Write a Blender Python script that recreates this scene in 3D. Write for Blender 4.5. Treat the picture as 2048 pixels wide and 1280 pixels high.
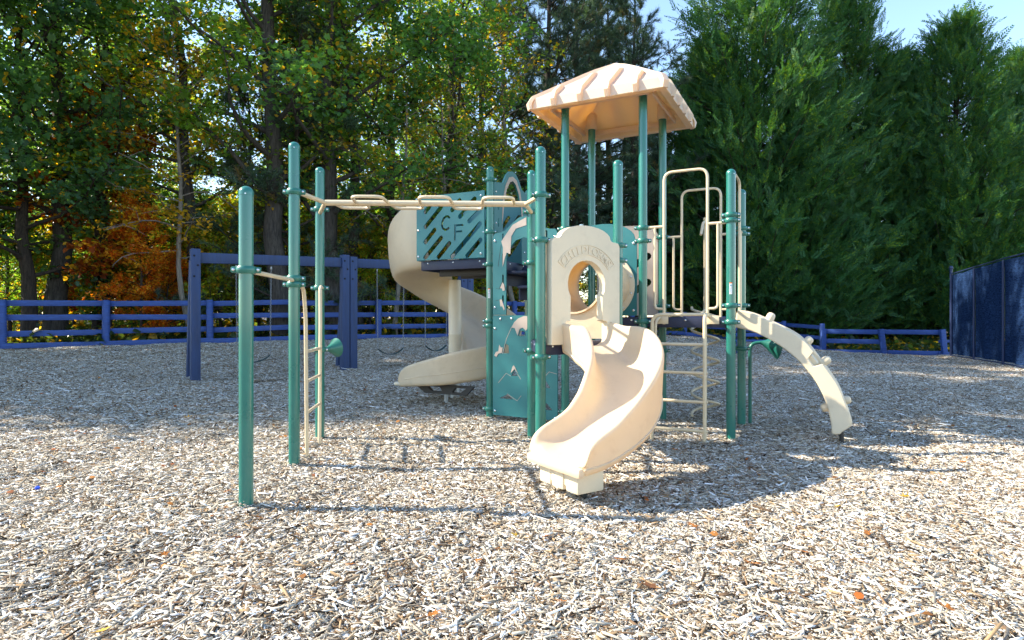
import bpy, bmesh, math, random
import numpy as np
from mathutils import Vector, Matrix
from mathutils.geometry import delaunay_2d_cdt

scene = bpy.context.scene
for o in list(bpy.data.objects):
    bpy.data.objects.remove(o, do_unlink=True)
COL = scene.collection
R = math.radians

# ------------------------------------------------------------------ camera
CAM_H, FPX, CX, CY = 1.30, 1223.0, 1024.0, 634.0
cam_d = bpy.data.cameras.new('camera')
cam_d.sensor_width = 36.0
cam_d.lens = 36.0 * FPX / 2048.0
cam_d.shift_y = -(640.0 - CY) / 2048.0
cam_d.clip_start = 0.05
cam_d.clip_end = 2000
cam = bpy.data.objects.new('camera', cam_d)
cam.location = (0, 0, CAM_H)
cam.rotation_euler = (R(90), 0, 0)
COL.objects.link(cam)
scene.camera = cam

# ------------------------------------------------------------------ sky, sun, exposure
SUN_EL, SUN_DIR = R(38), Vector((-1.0, 0.09, 0))          # horizontal direction towards the sun
SUN_DIR.normalize()
world = bpy.data.worlds.new('World')
scene.world = world
world.use_nodes = True
wn = world.node_tree
for n in list(wn.nodes):
    wn.nodes.remove(n)
w_out = wn.nodes.new('ShaderNodeOutputWorld')
w_bg = wn.nodes.new('ShaderNodeBackground')
w_sky = wn.nodes.new('ShaderNodeTexSky')
w_sky.sky_type = 'NISHITA'
w_sky.sun_disc = False
w_sky.sun_elevation = SUN_EL
w_sky.sun_rotation = math.atan2(SUN_DIR.x, SUN_DIR.y)
w_sky.altitude = 200
w_sky.air_density = 1.15
w_sky.dust_density = 0.15
w_sky.ozone_density = 1.6
wn.links.new(w_sky.outputs['Color'], w_bg.inputs['Color'])
w_bg.inputs['Strength'].default_value = 0.15
wn.links.new(w_bg.outputs[0], w_out.inputs['Surface'])

sun_d = bpy.data.lights.new('sun', 'SUN')
sun_d.energy = 4.5
sun_d.angle = R(0.53)
sun_d.color = (1.0, 0.915, 0.755)
sun = bpy.data.objects.new('sun', sun_d)
to_sun = Vector((SUN_DIR.x * math.cos(SUN_EL), SUN_DIR.y * math.cos(SUN_EL), math.sin(SUN_EL)))
sun.rotation_euler = to_sun.to_track_quat('Z', 'Y').to_euler()
sun.location = to_sun * 60
COL.objects.link(sun)

vs = scene.view_settings
vs.view_transform = 'Standard'
vs.look = 'None'
vs.gamma = 1.0
vs.exposure = 1.45
vs.use_curve_mapping = False
scene.cycles.max_bounces = 8
scene.cycles.transparent_max_bounces = 8
scene.cycles.sample_clamp_indirect = 6.0
scene.cycles.use_denoising = True

# ------------------------------------------------------------------ helpers
def pxw(px, py, Y):
    """photo pixel + distance -> world point (used once, to lay the plan out)"""
    return Vector(((px - CX) / FPX * Y, Y, CAM_H - (py - CY) / FPX * Y))

def on_plane(px, py, o, d):
    """photo pixel on the vertical plane through o along d -> (distance along, height)"""
    k = (px - CX) / FPX
    a = (k * o[1] - o[0]) / (d[0] - k * d[1])
    Y = o[1] + a * d[1]
    return (a, CAM_H - (py - CY) / FPX * Y)

def frame_from(z):
    z = Vector(z).normalized()
    x = Vector((0, 0, 1)).cross(z)
    if x.length < 1e-4:
        x = Vector((1, 0, 0))
    x.normalize()
    return x, z.cross(x), z

class MB:
    """collects shapes; build() links them as one mesh object"""
    def __init__(s):
        s.v, s.f, s.m, s.mi = [], [], [], 0
    def add(s, vs_, fs_):
        b = len(s.v)
        s.v += [tuple(p) for p in vs_]
        s.f += [tuple(i + b for i in f) for f in fs_]
        s.m += [s.mi] * len(fs_)
        return s
    def box(s, c, half, ax=None, bev=0.0):
        c = Vector(c)
        ax = ax or (Vector((1, 0, 0)), Vector((0, 1, 0)), Vector((0, 0, 1)))
        hx, hy, hz = half
        if bev <= 0:
            P = [c + ax[0] * (sx * hx) + ax[1] * (sy * hy) + ax[2] * (sz * hz)
                 for sz in (-1, 1) for sy in (-1, 1) for sx in (-1, 1)]
            return s.add(P, [(0, 2, 3, 1), (4, 5, 7, 6), (0, 1, 5, 4), (2, 6, 7, 3), (0, 4, 6, 2), (1, 3, 7, 5)])
        b = min(bev, hx * .9, hy * .9, hz * .9)
        bm = bmesh.new()
        bmesh.ops.create_cube(bm, size=1)
        for v in bm.verts:
            v.co = Vector((v.co.x * 2 * hx, v.co.y * 2 * hy, v.co.z * 2 * hz))
        bmesh.ops.bevel(bm, geom=list(bm.edges), offset=b, segments=2, profile=.5, affect='EDGES')
        bm.verts.ensure_lookup_table()
        P = [c + ax[0] * v.co.x + ax[1] * v.co.y + ax[2] * v.co.z for v in bm.verts]
        F = [[v.index for v in f.verts] for f in bm.faces]
        bm.free()
        return s.add(P, F)
    def tube(s, path, r, n=10, closed=False, caps=True):
        P = [Vector(p) for p in path]
        m = len(P)
        rs = r if isinstance(r, (list, tuple)) else [r] * m
        T = []
        for i in range(m):
            a = P[(i - 1) % m] if (closed or i > 0) else P[i]
            b = P[(i + 1) % m] if (closed or i < m - 1) else P[i]
            T.append((b - a).normalized())
        x, y, _ = frame_from(T[0])
        V, F = [], []
        for i in range(m):
            x = (x - T[i] * x.dot(T[i])).normalized()
            y = T[i].cross(x)
            for k in range(n):
                t = 2 * math.pi * k / n
                V.append(P[i] + (x * math.cos(t) + y * math.sin(t)) * rs[i])
        for i in range(m if closed else m - 1):
            j = (i + 1) % m
            for k in range(n):
                l = (k + 1) % n
                F.append((i * n + k, i * n + l, j * n + l, j * n + k))
        if caps and not closed:
            F.append(tuple(range(n - 1, -1, -1)))
            F.append(tuple((m - 1) * n + k for k in range(n)))
        return s.add(V, F)
    def lathe(s, prof, c, axis=(0, 0, 1), n=20):
        x, y, z = frame_from(axis)
        c = Vector(c)
        V, F = [], []
        for (r, h) in prof:
            for k in range(n):
                t = 2 * math.pi * k / n
                V.append(c + z * h + (x * math.cos(t) + y * math.sin(t)) * max(r, 1e-4))
        m = len(prof)
        for i in range(m - 1):
            for k in range(n):
                l = (k + 1) % n
                F.append((i * n + k, i * n + l, (i + 1) * n + l, (i + 1) * n + k))
        F.append(tuple(range(n - 1, -1, -1)))
        F.append(tuple((m - 1) * n + k for k in range(n)))
        return s.add(V, F)
    def plate(s, outer, holes, o, d, t, off=0.0):
        """outline with holes in (along, height) on the vertical plane o,d ; thickness t centred at off along the normal"""
        d3 = Vector((d[0], d[1], 0)).normalized()
        nrm = Vector((d3.y, -d3.x, 0))              # points to the camera side when d runs to the right
        o3 = Vector((o[0], o[1], 0))
        loops = [outer] + list(holes)
        flat = [p for lp in loops for p in lp]
        edges, b = [], 0
        for lp in loops:
            edges += [(b + i, b + (i + 1) % len(lp)) for i in range(len(lp))]
            b += len(lp)
        cv, _, cf_, _, _, _ = delaunay_2d_cdt([Vector(p) for p in flat], edges, [], 0, 1e-6)
        def inside(x, y, lp):
            c = False
            for i in range(len(lp)):
                (x0, y0), (x1, y1) = lp[i], lp[i - 1]
                if (y0 > y) != (y1 > y) and x < (x1 - x0) * (y - y0) / (y1 - y0) + x0:
                    c = not c
            return c
        M = len(cv)
        W = lambda p, q: o3 + d3 * p[0] + Vector((0, 0, p[1])) + nrm * (off + q * t / 2)
        V = [W(p, 1) for p in cv] + [W(p, -1) for p in cv]
        F = []
        for f in cf_:
            mx_ = sum(cv[k][0] for k in f) / len(f); my_ = sum(cv[k][1] for k in f) / len(f)
            if not inside(mx_, my_, outer) or any(inside(mx_, my_, h) for h in holes):
                continue
            F += [tuple(f), tuple(k + M for k in reversed(f))]
        base = 2 * M
        idx = {}
        for k, p in enumerate(cv):
            idx[(round(p[0], 5), round(p[1], 5))] = k
        for lp in loops:
            ids = [idx.get((round(p[0], 5), round(p[1], 5))) for p in lp]
            L_ = len(lp)
            for i in range(L_):
                a_, b_ = ids[i], ids[(i + 1) % L_]
                if a_ is None or b_ is None:
                    continue
                F.append((a_, a_ + M, b_ + M, b_))
        return s.add(V, F)
    def build(s, name, mats, parent=None, smooth=40, subsurf=0, bevel=0):
        me = bpy.data.meshes.new(name)
        me.from_pydata(s.v, [], s.f)
        mats = mats if isinstance(mats, (list, tuple)) else [mats]
        for m in mats:
            me.materials.append(MAT[m])
        me.polygons.foreach_set('material_index', s.m)
        bm = bmesh.new()
        bm.from_mesh(me)
        bmesh.ops.recalc_face_normals(bm, faces=bm.faces)
        bm.to_mesh(me)
        bm.free()
        if smooth:
            me.polygons.foreach_set('use_smooth', [True] * len(me.polygons))
            if not subsurf:
                me.set_sharp_from_angle(angle=R(smooth))
        ob = bpy.data.objects.new(name, me)
        COL.objects.link(ob)
        ob.parent = parent
        if bevel:
            md = ob.modifiers.new('bevel', 'BEVEL')
            md.width, md.segments, md.limit_method, md.angle_limit = bevel, 3, 'ANGLE', R(50)
            md.harden_normals = True
        if subsurf:
            md = ob.modifiers.new('subsurf', 'SUBSURF')
            md.levels = md.render_levels = subsurf
        return ob

def tag(o, label=None, cat=None, group=None, kind=None):
    if label: o['label'] = label
    if cat: o['category'] = cat
    if group: o['group'] = group
    if kind: o['kind'] = kind
    return o

def empty(name, loc=(0, 0, 0), rz=0, label=None, cat=None, group=None):
    o = bpy.data.objects.new(name, None)
    o.empty_display_size = .2
    o.location = loc
    o.rotation_euler = (0, 0, rz)
    COL.objects.link(o)
    return tag(o, label, cat, group)

def fillet(pts, r, n=6):
    P = [Vector(p) for p in pts]
    out = [P[0]]
    for i in range(1, len(P) - 1):
        a, b, c = P[i - 1], P[i], P[i + 1]
        u_, v_ = (a - b), (c - b)
        q = min(r, u_.length * .49, v_.length * .49)
        s_, e_ = b + u_.normalized() * q, b + v_.normalized() * q
        for k in range(n + 1):
            t = k / n
            out.append(s_ * (1 - t) ** 2 + b * 2 * t * (1 - t) + e_ * t ** 2)
    out.append(P[-1])
    return out

def smoothstep(a, b, x):
    t = min(1, max(0, (x - a) / (b - a)))
    return t * t * (3 - 2 * t)

# ------------------------------------------------------------------ materials
MAT = {}
def nodes_of(name):
    m = bpy.data.materials.new(name)
    m.use_nodes = True
    nt = m.node_tree
    for n in list(nt.nodes):
        nt.nodes.remove(n)
    out = nt.nodes.new('ShaderNodeOutputMaterial')
    MAT[name] = m
    return nt, out

def N(nt, t, **kw):
    n = nt.nodes.new(t)
    for k, v in kw.items():
        if k.startswith('_'):
            setattr(n, k[1:], v)
        else:
            n.inputs[k.replace('__', ' ')].default_value = v
    return n

def painted(name, col, rough=.4, var=.12, scale=6.0, bump=0.0, bump_scale=200, metal=0.0, coat=0.0, dirt=0.0,
            dirt_col=(.12, .09, .06), stretch=None, trans=None, trans_fac=0.0):
    nt, out = nodes_of(name)
    L = nt.links.new
    tc = N(nt, 'ShaderNodeTexCoord')
    mp = N(nt, 'ShaderNodeMapping')
    L(tc.outputs['Object'], mp.inputs['Vector'])
    if stretch:
        mp.inputs['Scale'].default_value = stretch
    nz = N(nt, 'ShaderNodeTexNoise', Scale=scale, Detail=5.0, Roughness=.6)
    L(mp.outputs[0], nz.inputs['Vector'])
    mr = N(nt, 'ShaderNodeMapRange')
    mr.inputs['From Min'].default_value = .25
    mr.inputs['From Max'].default_value = .75
    mr.inputs['To Min'].default_value = 1 - var
    mr.inputs['To Max'].default_value = 1 + var
    L(nz.outputs['Fac'], mr.inputs['Value'])
    mul = N(nt, 'ShaderNodeVectorMath', _operation='SCALE')
    mul.inputs[0].default_value = col[:3]
    L(mr.outputs[0], mul.inputs['Scale'])
    colout = mul.outputs[0]
    if dirt > 0:
        n2 = N(nt, 'ShaderNodeTexNoise', Scale=scale * 2.3, Detail=8.0, Roughness=.7)
        L(mp.outputs[0], n2.inputs['Vector'])
        r2 = N(nt, 'ShaderNodeMapRange')
        r2.inputs['From Min'].default_value = .52
        r2.inputs['From Max'].default_value = .78
        r2.inputs['To Max'].default_value = dirt
        L(n2.outputs['Fac'], r2.inputs['Value'])
        mx = N(nt, 'ShaderNodeMix', _data_type='RGBA')
        mx.inputs['B'].default_value = (*dirt_col, 1)
        L(r2.outputs[0], mx.inputs['Factor'])
        L(colout, mx.inputs['A'])
        colout = mx.outputs['Result']
    bs = N(nt, 'ShaderNodeBsdfPrincipled', Roughness=rough, Metallic=metal)
    bs.inputs['Coat Weight'].default_value = coat
    bs.inputs['Coat Roughness'].default_value = .12
    L(colout, bs.inputs['Base Color'])
    rr = N(nt, 'ShaderNodeMapRange')
    rr.inputs['To Min'].default_value = max(.02, rough - .08)
    rr.inputs['To Max'].default_value = min(1, rough + .1)
    L(nz.outputs['Fac'], rr.inputs['Value'])
    L(rr.outputs[0], bs.inputs['Roughness'])
    if bump > 0:
        n3 = N(nt, 'ShaderNodeTexNoise', Scale=bump_scale, Detail=3.0)
        L(mp.outputs[0], n3.inputs['Vector'])
        bp = N(nt, 'ShaderNodeBump', Strength=bump, Distance=.002)
        L(n3.outputs['Fac'], bp.inputs['Height'])
        L(bp.outputs[0], bs.inputs['Normal'])
    if trans:
        tr = N(nt, 'ShaderNodeBsdfTranslucent')
        tr.inputs['Color'].default_value = (*trans, 1)
        ms = N(nt, 'ShaderNodeMixShader', Fac=trans_fac)
        L(bs.outputs[0], ms.inputs[1])
        L(tr.outputs[0], ms.inputs[2])
        L(ms.outputs[0], out.inputs['Surface'])
    else:
        L(bs.outputs[0], out.inputs['Surface'])
    return MAT[name]

painted('post_green', (.015, .158, .126), rough=.28, var=.10, scale=3, coat=.6, dirt=.18, dirt_col=(.05, .12, .09), bump=.04, bump_scale=400)
painted('clamp_green', (.016, .15, .115), rough=.35, var=.12, scale=12, coat=.3)
painted('panel_green', (.020, .155, .165), rough=.42, var=.07, scale=4, bump=.10, bump_scale=900, dirt=.12, dirt_col=(.10, .16, .15))
painted('panel_tan', (.46, .37, .31), rough=.5, var=.06, scale=5, bump=.08, bump_scale=900)
painted('plastic', (.735, .62, .45), rough=.40, var=.06, scale=3, bump=.05, bump_scale=700, dirt=.32, dirt_col=(.40, .30, .20),
        trans=(1.0, .68, .18), trans_fac=.24)
painted('roof_plastic', (.78, .72, .60), rough=.42, var=.05, scale=3, bump=.05, bump_scale=700, dirt=.15, dirt_col=(.45, .35, .25), trans=(1.0, .62, .09), trans_fac=.36)
painted('plastic_thick', (.72, .60, .43), rough=.44, var=.06, scale=3, bump=.06, bump_scale=700, dirt=.30, dirt_col=(.42, .32, .22))
painted('tube_beige', (.70, .56, .37), rough=.36, var=.06, scale=5, coat=.2, dirt=.16, dirt_col=(.35, .26, .18))
painted('deck_navy', (.014, .020, .055), rough=.5, var=.2, scale=8, bump=.2, bump_scale=300, dirt=.2, dirt_col=(.10, .08, .07))
painted('steel', (.42, .45, .50), rough=.42, var=.12, scale=14, metal=.7)
painted('bolt', (.62, .64, .66), rough=.25, var=.1, scale=30, metal=.9)
painted('dark_steel', (.025, .022, .022), rough=.5, var=.2, scale=10)
painted('chain', (.30, .31, .33), rough=.4, var=.2, scale=40, metal=.8)
painted('seat_rubber', (.015, .045, .05), rough=.55, var=.2, scale=20)
painted('fence_blue', (.026, .070, .265), rough=.62, var=.38, scale=5, stretch=(1, 1, 6), bump=.35, bump_scale=60, dirt=.5, dirt_col=(.05, .055, .12))
painted('swing_blue', (.025, .050, .135), rough=.65, var=.25, scale=4, stretch=(5, 5, .5), bump=.5, bump_scale=30, dirt=.4, dirt_col=(.09, .085, .10))
painted('hole_dark', (.006, .006, .008), rough=.9, var=.1)
painted('sticker_white', (.75, .76, .76), rough=.45, var=.03, scale=20)
painted('sticker_orange', (.75, .16, .02), rough=.45, var=.03, scale=20)
painted('sticker_print', (.20, .32, .42), rough=.5, var=.1, scale=60)
painted('sticker_grey', (.12, .12, .13), rough=.5, var=.1, scale=60)
painted('screen_frame', (.020, .035, .10), rough=.45, var=.15, scale=8)
painted('cap_plastic', (.02, .07, .55), rough=.35, var=.05)

# windscreen cloth: woven, lets a little light through
nt, out = nodes_of('screen_cloth')
L = nt.links.new
tc = N(nt, 'ShaderNodeTexCoord')
wv = N(nt, 'ShaderNodeTexNoise', Scale=14.0, Detail=8.0, Roughness=.85)
mp = N(nt, 'ShaderNodeMapping')
mp.inputs['Scale'].default_value = (.5, .5, 3)
L(tc.outputs['Object'], mp.inputs['Vector'])
L(mp.outputs[0], wv.inputs['Vector'])
cr = N(nt, 'ShaderNodeValToRGB')
cr.color_ramp.elements[0].position, cr.color_ramp.elements[0].color = .42, (.007, .016, .050, 1)
cr.color_ramp.elements[1].position, cr.color_ramp.elements[1].color = .62, (.045, .105, .27, 1)
L(wv.outputs['Fac'], cr.inputs['Fac'])
df = N(nt, 'ShaderNodeBsdfPrincipled', Roughness=.95)
df.inputs['Specular IOR Level'].default_value = .05
L(cr.outputs[0], df.inputs['Base Color'])
tr = N(nt, 'ShaderNodeBsdfTranslucent')
L(cr.outputs[0], tr.inputs['Color'])
ms = N(nt, 'ShaderNodeMixShader', Fac=.3)
L(df.outputs[0], ms.inputs[1])
L(tr.outputs[0], ms.inputs[2])
L(ms.outputs[0], out.inputs['Surface'])

# bark
def bark(name, c0, c1, sc=(9, 9, 1.6)):
    nt, out = nodes_of(name)
    L = nt.links.new
    tc = N(nt, 'ShaderNodeTexCoord')
    mp = N(nt, 'ShaderNodeMapping')
    mp.inputs['Scale'].default_value = sc
    L(tc.outputs['Object'], mp.inputs['Vector'])
    nz = N(nt, 'ShaderNodeTexNoise', Scale=2.2, Detail=8.0, Roughness=.72)
    L(mp.outputs[0], nz.inputs['Vector'])
    cr = N(nt, 'ShaderNodeValToRGB')
    cr.color_ramp.elements[0].position, cr.color_ramp.elements[0].color = .36, (*c0, 1)
    cr.color_ramp.elements[1].position, cr.color_ramp.elements[1].color = .66, (*c1, 1)
    L(nz.outputs['Fac'], cr.inputs['Fac'])
    bs = N(nt, 'ShaderNodeBsdfPrincipled', Roughness=.9)
    L(cr.outputs[0], bs.inputs['Base Color'])
    bp = N(nt, 'ShaderNodeBump', Strength=.9, Distance=.03)
    L(nz.outputs['Fac'], bp.inputs['Height'])
    L(bp.outputs[0], bs.inputs['Normal'])
    L(bs.outputs[0], out.inputs['Surface'])
bark('bark_grey', (.018, .015, .013), (.085, .074, .064))
bark('bark_pale', (.10, .085, .07), (.30, .27, .23))
bark('bark_brown', (.014, .010, .008), (.065, .048, .036))

# leaves: tone attribute + object colour (alpha = share of turned leaves)
def leaf_mat(name, turned=(.42, .27, .025), tl=.45, rough=.38, spec=.5):
    nt, out = nodes_of(name)
    L = nt.links.new
    at = N(nt, 'ShaderNodeAttribute', _attribute_name='tone')
    oi = N(nt, 'ShaderNodeObjectInfo')
    mr = N(nt, 'ShaderNodeMapRange')
    mr.inputs['To Min'].default_value, mr.inputs['To Max'].default_value = .55, 1.45
    sep = N(nt, 'ShaderNodeSeparateXYZ')
    L(at.outputs['Vector'], sep.inputs[0])
    L(sep.outputs[0], mr.inputs['Value'])
    lt = N(nt, 'ShaderNodeMath', _operation='LESS_THAN')
    L(sep.outputs[1], lt.inputs[0])
    L(oi.outputs['Alpha'], lt.inputs[1])
    mx = N(nt, 'ShaderNodeMix', _data_type='RGBA')
    L(lt.outputs[0], mx.inputs['Factor'])
    L(oi.outputs['Color'], mx.inputs['A'])
    mx.inputs['B'].default_value = (*turned, 1)
    sc = N(nt, 'ShaderNodeVectorMath', _operation='SCALE')
    L(mx.outputs['Result'], sc.inputs[0])
    L(mr.outputs[0], sc.inputs['Scale'])
    bs = N(nt, 'ShaderNodeBsdfPrincipled', Roughness=rough)
    bs.inputs['Specular IOR Level'].default_value = spec
    L(sc.outputs[0], bs.inputs['Base Color'])
    tr = N(nt, 'ShaderNodeBsdfTranslucent')
    s2 = N(nt, 'ShaderNodeVectorMath', _operation='MULTIPLY')
    s2.inputs[1].default_value = (2.7, 2.3, .55)
    L(sc.outputs[0], s2.inputs[0])
    L(s2.outputs[0], tr.inputs['Color'])
    ms = N(nt, 'ShaderNodeMixShader', Fac=tl)
    L(bs.outputs[0], ms.inputs[1])
    L(tr.outputs[0], ms.inputs[2])
    L(ms.outputs[0], out.inputs['Surface'])
leaf_mat('leaf', tl=.55)
leaf_mat('needle', turned=(.16, .12, .04), tl=.25, rough=.55)
leaf_mat('cypress_leaf', turned=(.085, .165, .025), tl=.30, rough=.6, spec=.25)
leaf_mat('fallen', turned=(.30, .08, .01), tl=.2, rough=.7)

# wood chips: colour from the chip's own tone, streaked along the grain
nt, out = nodes_of('wood_chip')
L = nt.links.new
at = N(nt, 'ShaderNodeAttribute', _attribute_name='tone')
sep = N(nt, 'ShaderNodeSeparateXYZ')
L(at.outputs['Vector'], sep.inputs[0])
cr = N(nt, 'ShaderNodeValToRGB')
cr.color_ramp.interpolation = 'LINEAR'
els = cr.color_ramp.elements
els[0].position, (.085, .064, .048, 1)
els[1].position, (.77, .70, .585, 1)
for p, c in ((.14, (.16, .10, .06)), (.28, (.37, .25, .135)), (.40, (.21, .18, .145)), (.56, (.39, .335, .26)), (.78, (.57, .505, .405))):
    e = els.new(p)
    e.color = (*c, 1)
L(sep.outputs[0], cr.inputs['Fac'])
bs = N(nt, 'ShaderNodeBsdfPrincipled', Roughness=.85)
bs.inputs['Specular IOR Level'].default_value = .2
tc = N(nt, 'ShaderNodeTexCoord')
nz = N(nt, 'ShaderNodeTexNoise', Scale=140.0, Detail=4.0)
L(tc.outputs['Object'], nz.inputs['Vector'])
mr = N(nt, 'ShaderNodeMapRange')
mr.inputs['To Min'].default_value, mr.inputs['To Max'].default_value = .7, 1.25
L(nz.outputs['Fac'], mr.inputs['Value'])
sc = N(nt, 'ShaderNodeVectorMath', _operation='SCALE')
L(cr.outputs[0], sc.inputs[0])
L(mr.outputs[0], sc.inputs['Scale'])
L(sc.outputs[0], bs.inputs['Base Color'])
L(bs.outputs[0], out.inputs['Surface'])

# ground under the chips and in the woods
nt, out = nodes_of('ground_soil')
L = nt.links.new
tc = N(nt, 'ShaderNodeTexCoord')
n1 = N(nt, 'ShaderNodeTexNoise', Scale=18.0, Detail=10.0, Roughness=.75)
n2 = N(nt, 'ShaderNodeTexVoronoi', Scale=30.0)
L(tc.outputs['Object'], n1.inputs['Vector'])
L(tc.outputs['Object'], n2.inputs['Vector'])
cr = N(nt, 'ShaderNodeValToRGB')
cr.color_ramp.elements[0].position, cr.color_ramp.elements[0].color = .3, (.020, .014, .010, 1)
cr.color_ramp.elements[1].position, cr.color_ramp.elements[1].color = .72, (.105, .075, .050, 1)
L(n1.outputs['Fac'], cr.inputs['Fac'])
bs = N(nt, 'ShaderNodeBsdfPrincipled', Roughness=.95)
L(cr.outputs[0], bs.inputs['Base Color'])
bp = N(nt, 'ShaderNodeBump', Strength=.8, Distance=.02)
L(n2.outputs['Distance'], bp.inputs['Height'])
L(bp.outputs[0], bs.inputs['Normal'])
L(bs.outputs[0], out.inputs['Surface'])

# fine crumbled mulch below the loose chips
nt, out = nodes_of('mulch_fines')
L = nt.links.new
tc = N(nt, 'ShaderNodeTexCoord')
n1 = N(nt, 'ShaderNodeTexNoise', Scale=90.0, Detail=8.0, Roughness=.8)
L(tc.outputs['Object'], n1.inputs['Vector'])
cr = N(nt, 'ShaderNodeValToRGB')
cr.color_ramp.elements[0].position, cr.color_ramp.elements[0].color = .34, (.075, .050, .032, 1)
cr.color_ramp.elements[1].position, cr.color_ramp.elements[1].color = .70, (.40, .32, .22, 1)
L(n1.outputs['Fac'], cr.inputs['Fac'])
bs = N(nt, 'ShaderNodeBsdfPrincipled', Roughness=.95)
L(cr.outputs[0], bs.inputs['Base Color'])
bp = N(nt, 'ShaderNodeBump', Strength=.8, Distance=.006)
L(n1.outputs['Fac'], bp.inputs['Height'])
L(bp.outputs[0], bs.inputs['Normal'])
L(bs.outputs[0], out.inputs['Surface'])

# ------------------------------------------------------------------ terrain
CTRL = np.array([
    (-2, 2, 0), (2, 2, 0), (0, 4, 0), (-4, 4, 0), (4, 4, 0), (-2, 6, 0), (2, 6, 0), (5, 6, 0), (-6, 6, 0), (0, 8, 0), (3, 8, 0), (7, 8, 0),
    (-4, 8.5, .03), (-8, 8.5, .06), (-12, 8, .1), (10, 9, 0), (-5.7, 11.1, .14), (-3.4, 12.8, .18), (-1.1, 14.5, .25), (-9, 12, .25), (-12, 12, .3),
    (0, 11, .05), (3, 11, .02), (6, 12, 0), (10, 13, 0), (13, 15, 0), (15, 19, -.02), (15.5, 22, -.10),
    (-12.1, 15.4, .53), (-10.8, 16.3, .53), (-8.5, 17.3, .55), (-6, 18.0, .58), (-4.1, 18.8, .62), (-15, 14.5, .5),
    (-1.5, 20, .64), (.5, 22, .66), (3.5, 23.5, .66), (8.0, 26, .62), (11.4, 24.6, .10), (12.0, 23.2, -.10), (13.6, 22.5, -.14), (15.5, 22.0, -.14),
    (3, 17, .30), (6, 18, .28), (9, 19, .10), (12, 18, 0), (9, 22, .35),
    (-12, 20, .7), (-6, 22, .75), (0, 27, .8), (8, 31, .75), (16, 27, 0), (22, 22, 0), (-20, 16, .6), (-20, 10, .3), (-20, 25, .8), (20, 35, .2), (0, 40, .9), (-20, 45, .9),
], float)
def terrain(x, y):
    x = np.asarray(x, float); y = np.asarray(y, float)
    num = np.zeros_like(x); den = np.full_like(x, 1e-9)
    for cx_, cy_, cz_ in CTRL:
        bw = 1.5 + .055 * max(0, cy_ - 4)
        w = np.exp(-((x - cx_) ** 2 + (y - cy_) ** 2) / (2 * bw * bw)) + 1e-5 / (1 + (x - cx_) ** 2 + (y - cy_) ** 2)
        num += w * cz_; den += w
    z = num / den
    near = 1 / (1 + np.exp((y - 26) / 2.0))
    z = z + near * (.012 * np.sin(2.1 * x + .7 * y) * np.cos(1.7 * y - .6 * x) + .008 * np.sin(4.3 * x - 2.2 * y + 1))
    for sx, sy in ((-5.0, 11.6), (-4.2, 12.2), (-2.6, 13.4), (-1.8, 14.0)):      # worn hollows under the swings
        z = z - .10 * np.exp(-((x - sx) ** 2 + (y - sy) ** 2) / .35)
    return z
def gz(x, y):
    return float(terrain(np.array([x]), np.array([y]))[0])

xs = np.unique(np.concatenate([np.linspace(-400, -30, 12), np.linspace(-30, 30, 161), np.linspace(30, 400, 12)]))
ys = np.unique(np.concatenate([np.linspace(-60, 0, 8), np.linspace(0, 34, 120), np.linspace(34, 60, 20), np.linspace(60, 900, 12)]))
GX, GY = np.meshgrid(xs, ys)
GZ = terrain(GX.ravel(), GY.ravel())
nx_, ny_ = len(xs), len(ys)
gv = np.stack([GX.ravel(), GY.ravel(), GZ], 1)
ii = np.arange(nx_ * ny_).reshape(ny_, nx_)
gf = np.stack([ii[:-1, :-1].ravel(), ii[:-1, 1:].ravel(), ii[1:, 1:].ravel(), ii[1:, :-1].ravel()], 1)
me = bpy.data.meshes.new('ground')
me.from_pydata(gv.tolist(), [], gf.tolist())
me.materials.append(MAT['ground_soil'])
me.polygons.foreach_set('use_smooth', [True] * len(me.polygons))
ground = bpy.data.objects.new('ground', me)
COL.objects.link(ground)
tag(ground, kind='structure')
ground['label'] = 'bare brown soil and leaf litter of the playground and woods'

def big_mesh(name, V, F, mat, tone=None, smooth=False):
    """fast mesh from numpy arrays, all faces with the same corner count"""
    me = bpy.data.meshes.new(name)
    V = np.asarray(V, np.float32); F = np.asarray(F, np.int32)
    k = F.shape[1]
    me.vertices.add(len(V)); me.vertices.foreach_set('co', V.ravel())
    me.loops.add(F.size); me.loops.foreach_set('vertex_index', F.ravel())
    me.polygons.add(len(F)); me.polygons.foreach_set('loop_start', np.arange(0, F.size, k, dtype=np.int32))
    if smooth:
        me.polygons.foreach_set('use_smooth', np.ones(len(F), bool))
    me.materials.append(MAT[mat])
    if tone is not None:
        a = me.attributes.new('tone', 'FLOAT_VECTOR', 'POINT')
        a.data.foreach_set('vector', np.asarray(tone, np.float32).ravel())
    me.update(calc_edges=True)
    me.validate()
    return me

def fence_line(x):
    return np.interp(x, [-15, -12.1, -8.5, -4.1, .5, 8, 11.4, 13.6, 17], [14.2, 15.2, 17.1, 18.6, 21.8, 25.8, 24.4, 22.3, 21.6])
mx_, my_ = np.meshgrid(np.linspace(-15, 16.5, 180), np.linspace(.5, 1, 2))
rows = np.linspace(0, 1, 130)
MX = np.repeat(np.linspace(-15, 16.5, 180)[None], 130, 0)
MY = .4 + rows[:, None] * (fence_line(MX[0])[None] - .4 - .05)
MZ = terrain(MX.ravel(), MY.ravel()) + .004
ii = np.arange(MX.size).reshape(MX.shape)
mf = np.stack([ii[:-1, :-1].ravel(), ii[:-1, 1:].ravel(), ii[1:, 1:].ravel(), ii[1:, :-1].ravel()], 1)
me = big_mesh('mulch_bed', np.stack([MX.ravel(), MY.ravel(), MZ], 1), mf, 'mulch_fines', smooth=True)
bed = bpy.data.objects.new('mulch_bed', me)
COL.objects.link(bed)
tag(bed, 'fine crumbled mulch bed under the loose chips', kind='structure')

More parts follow.
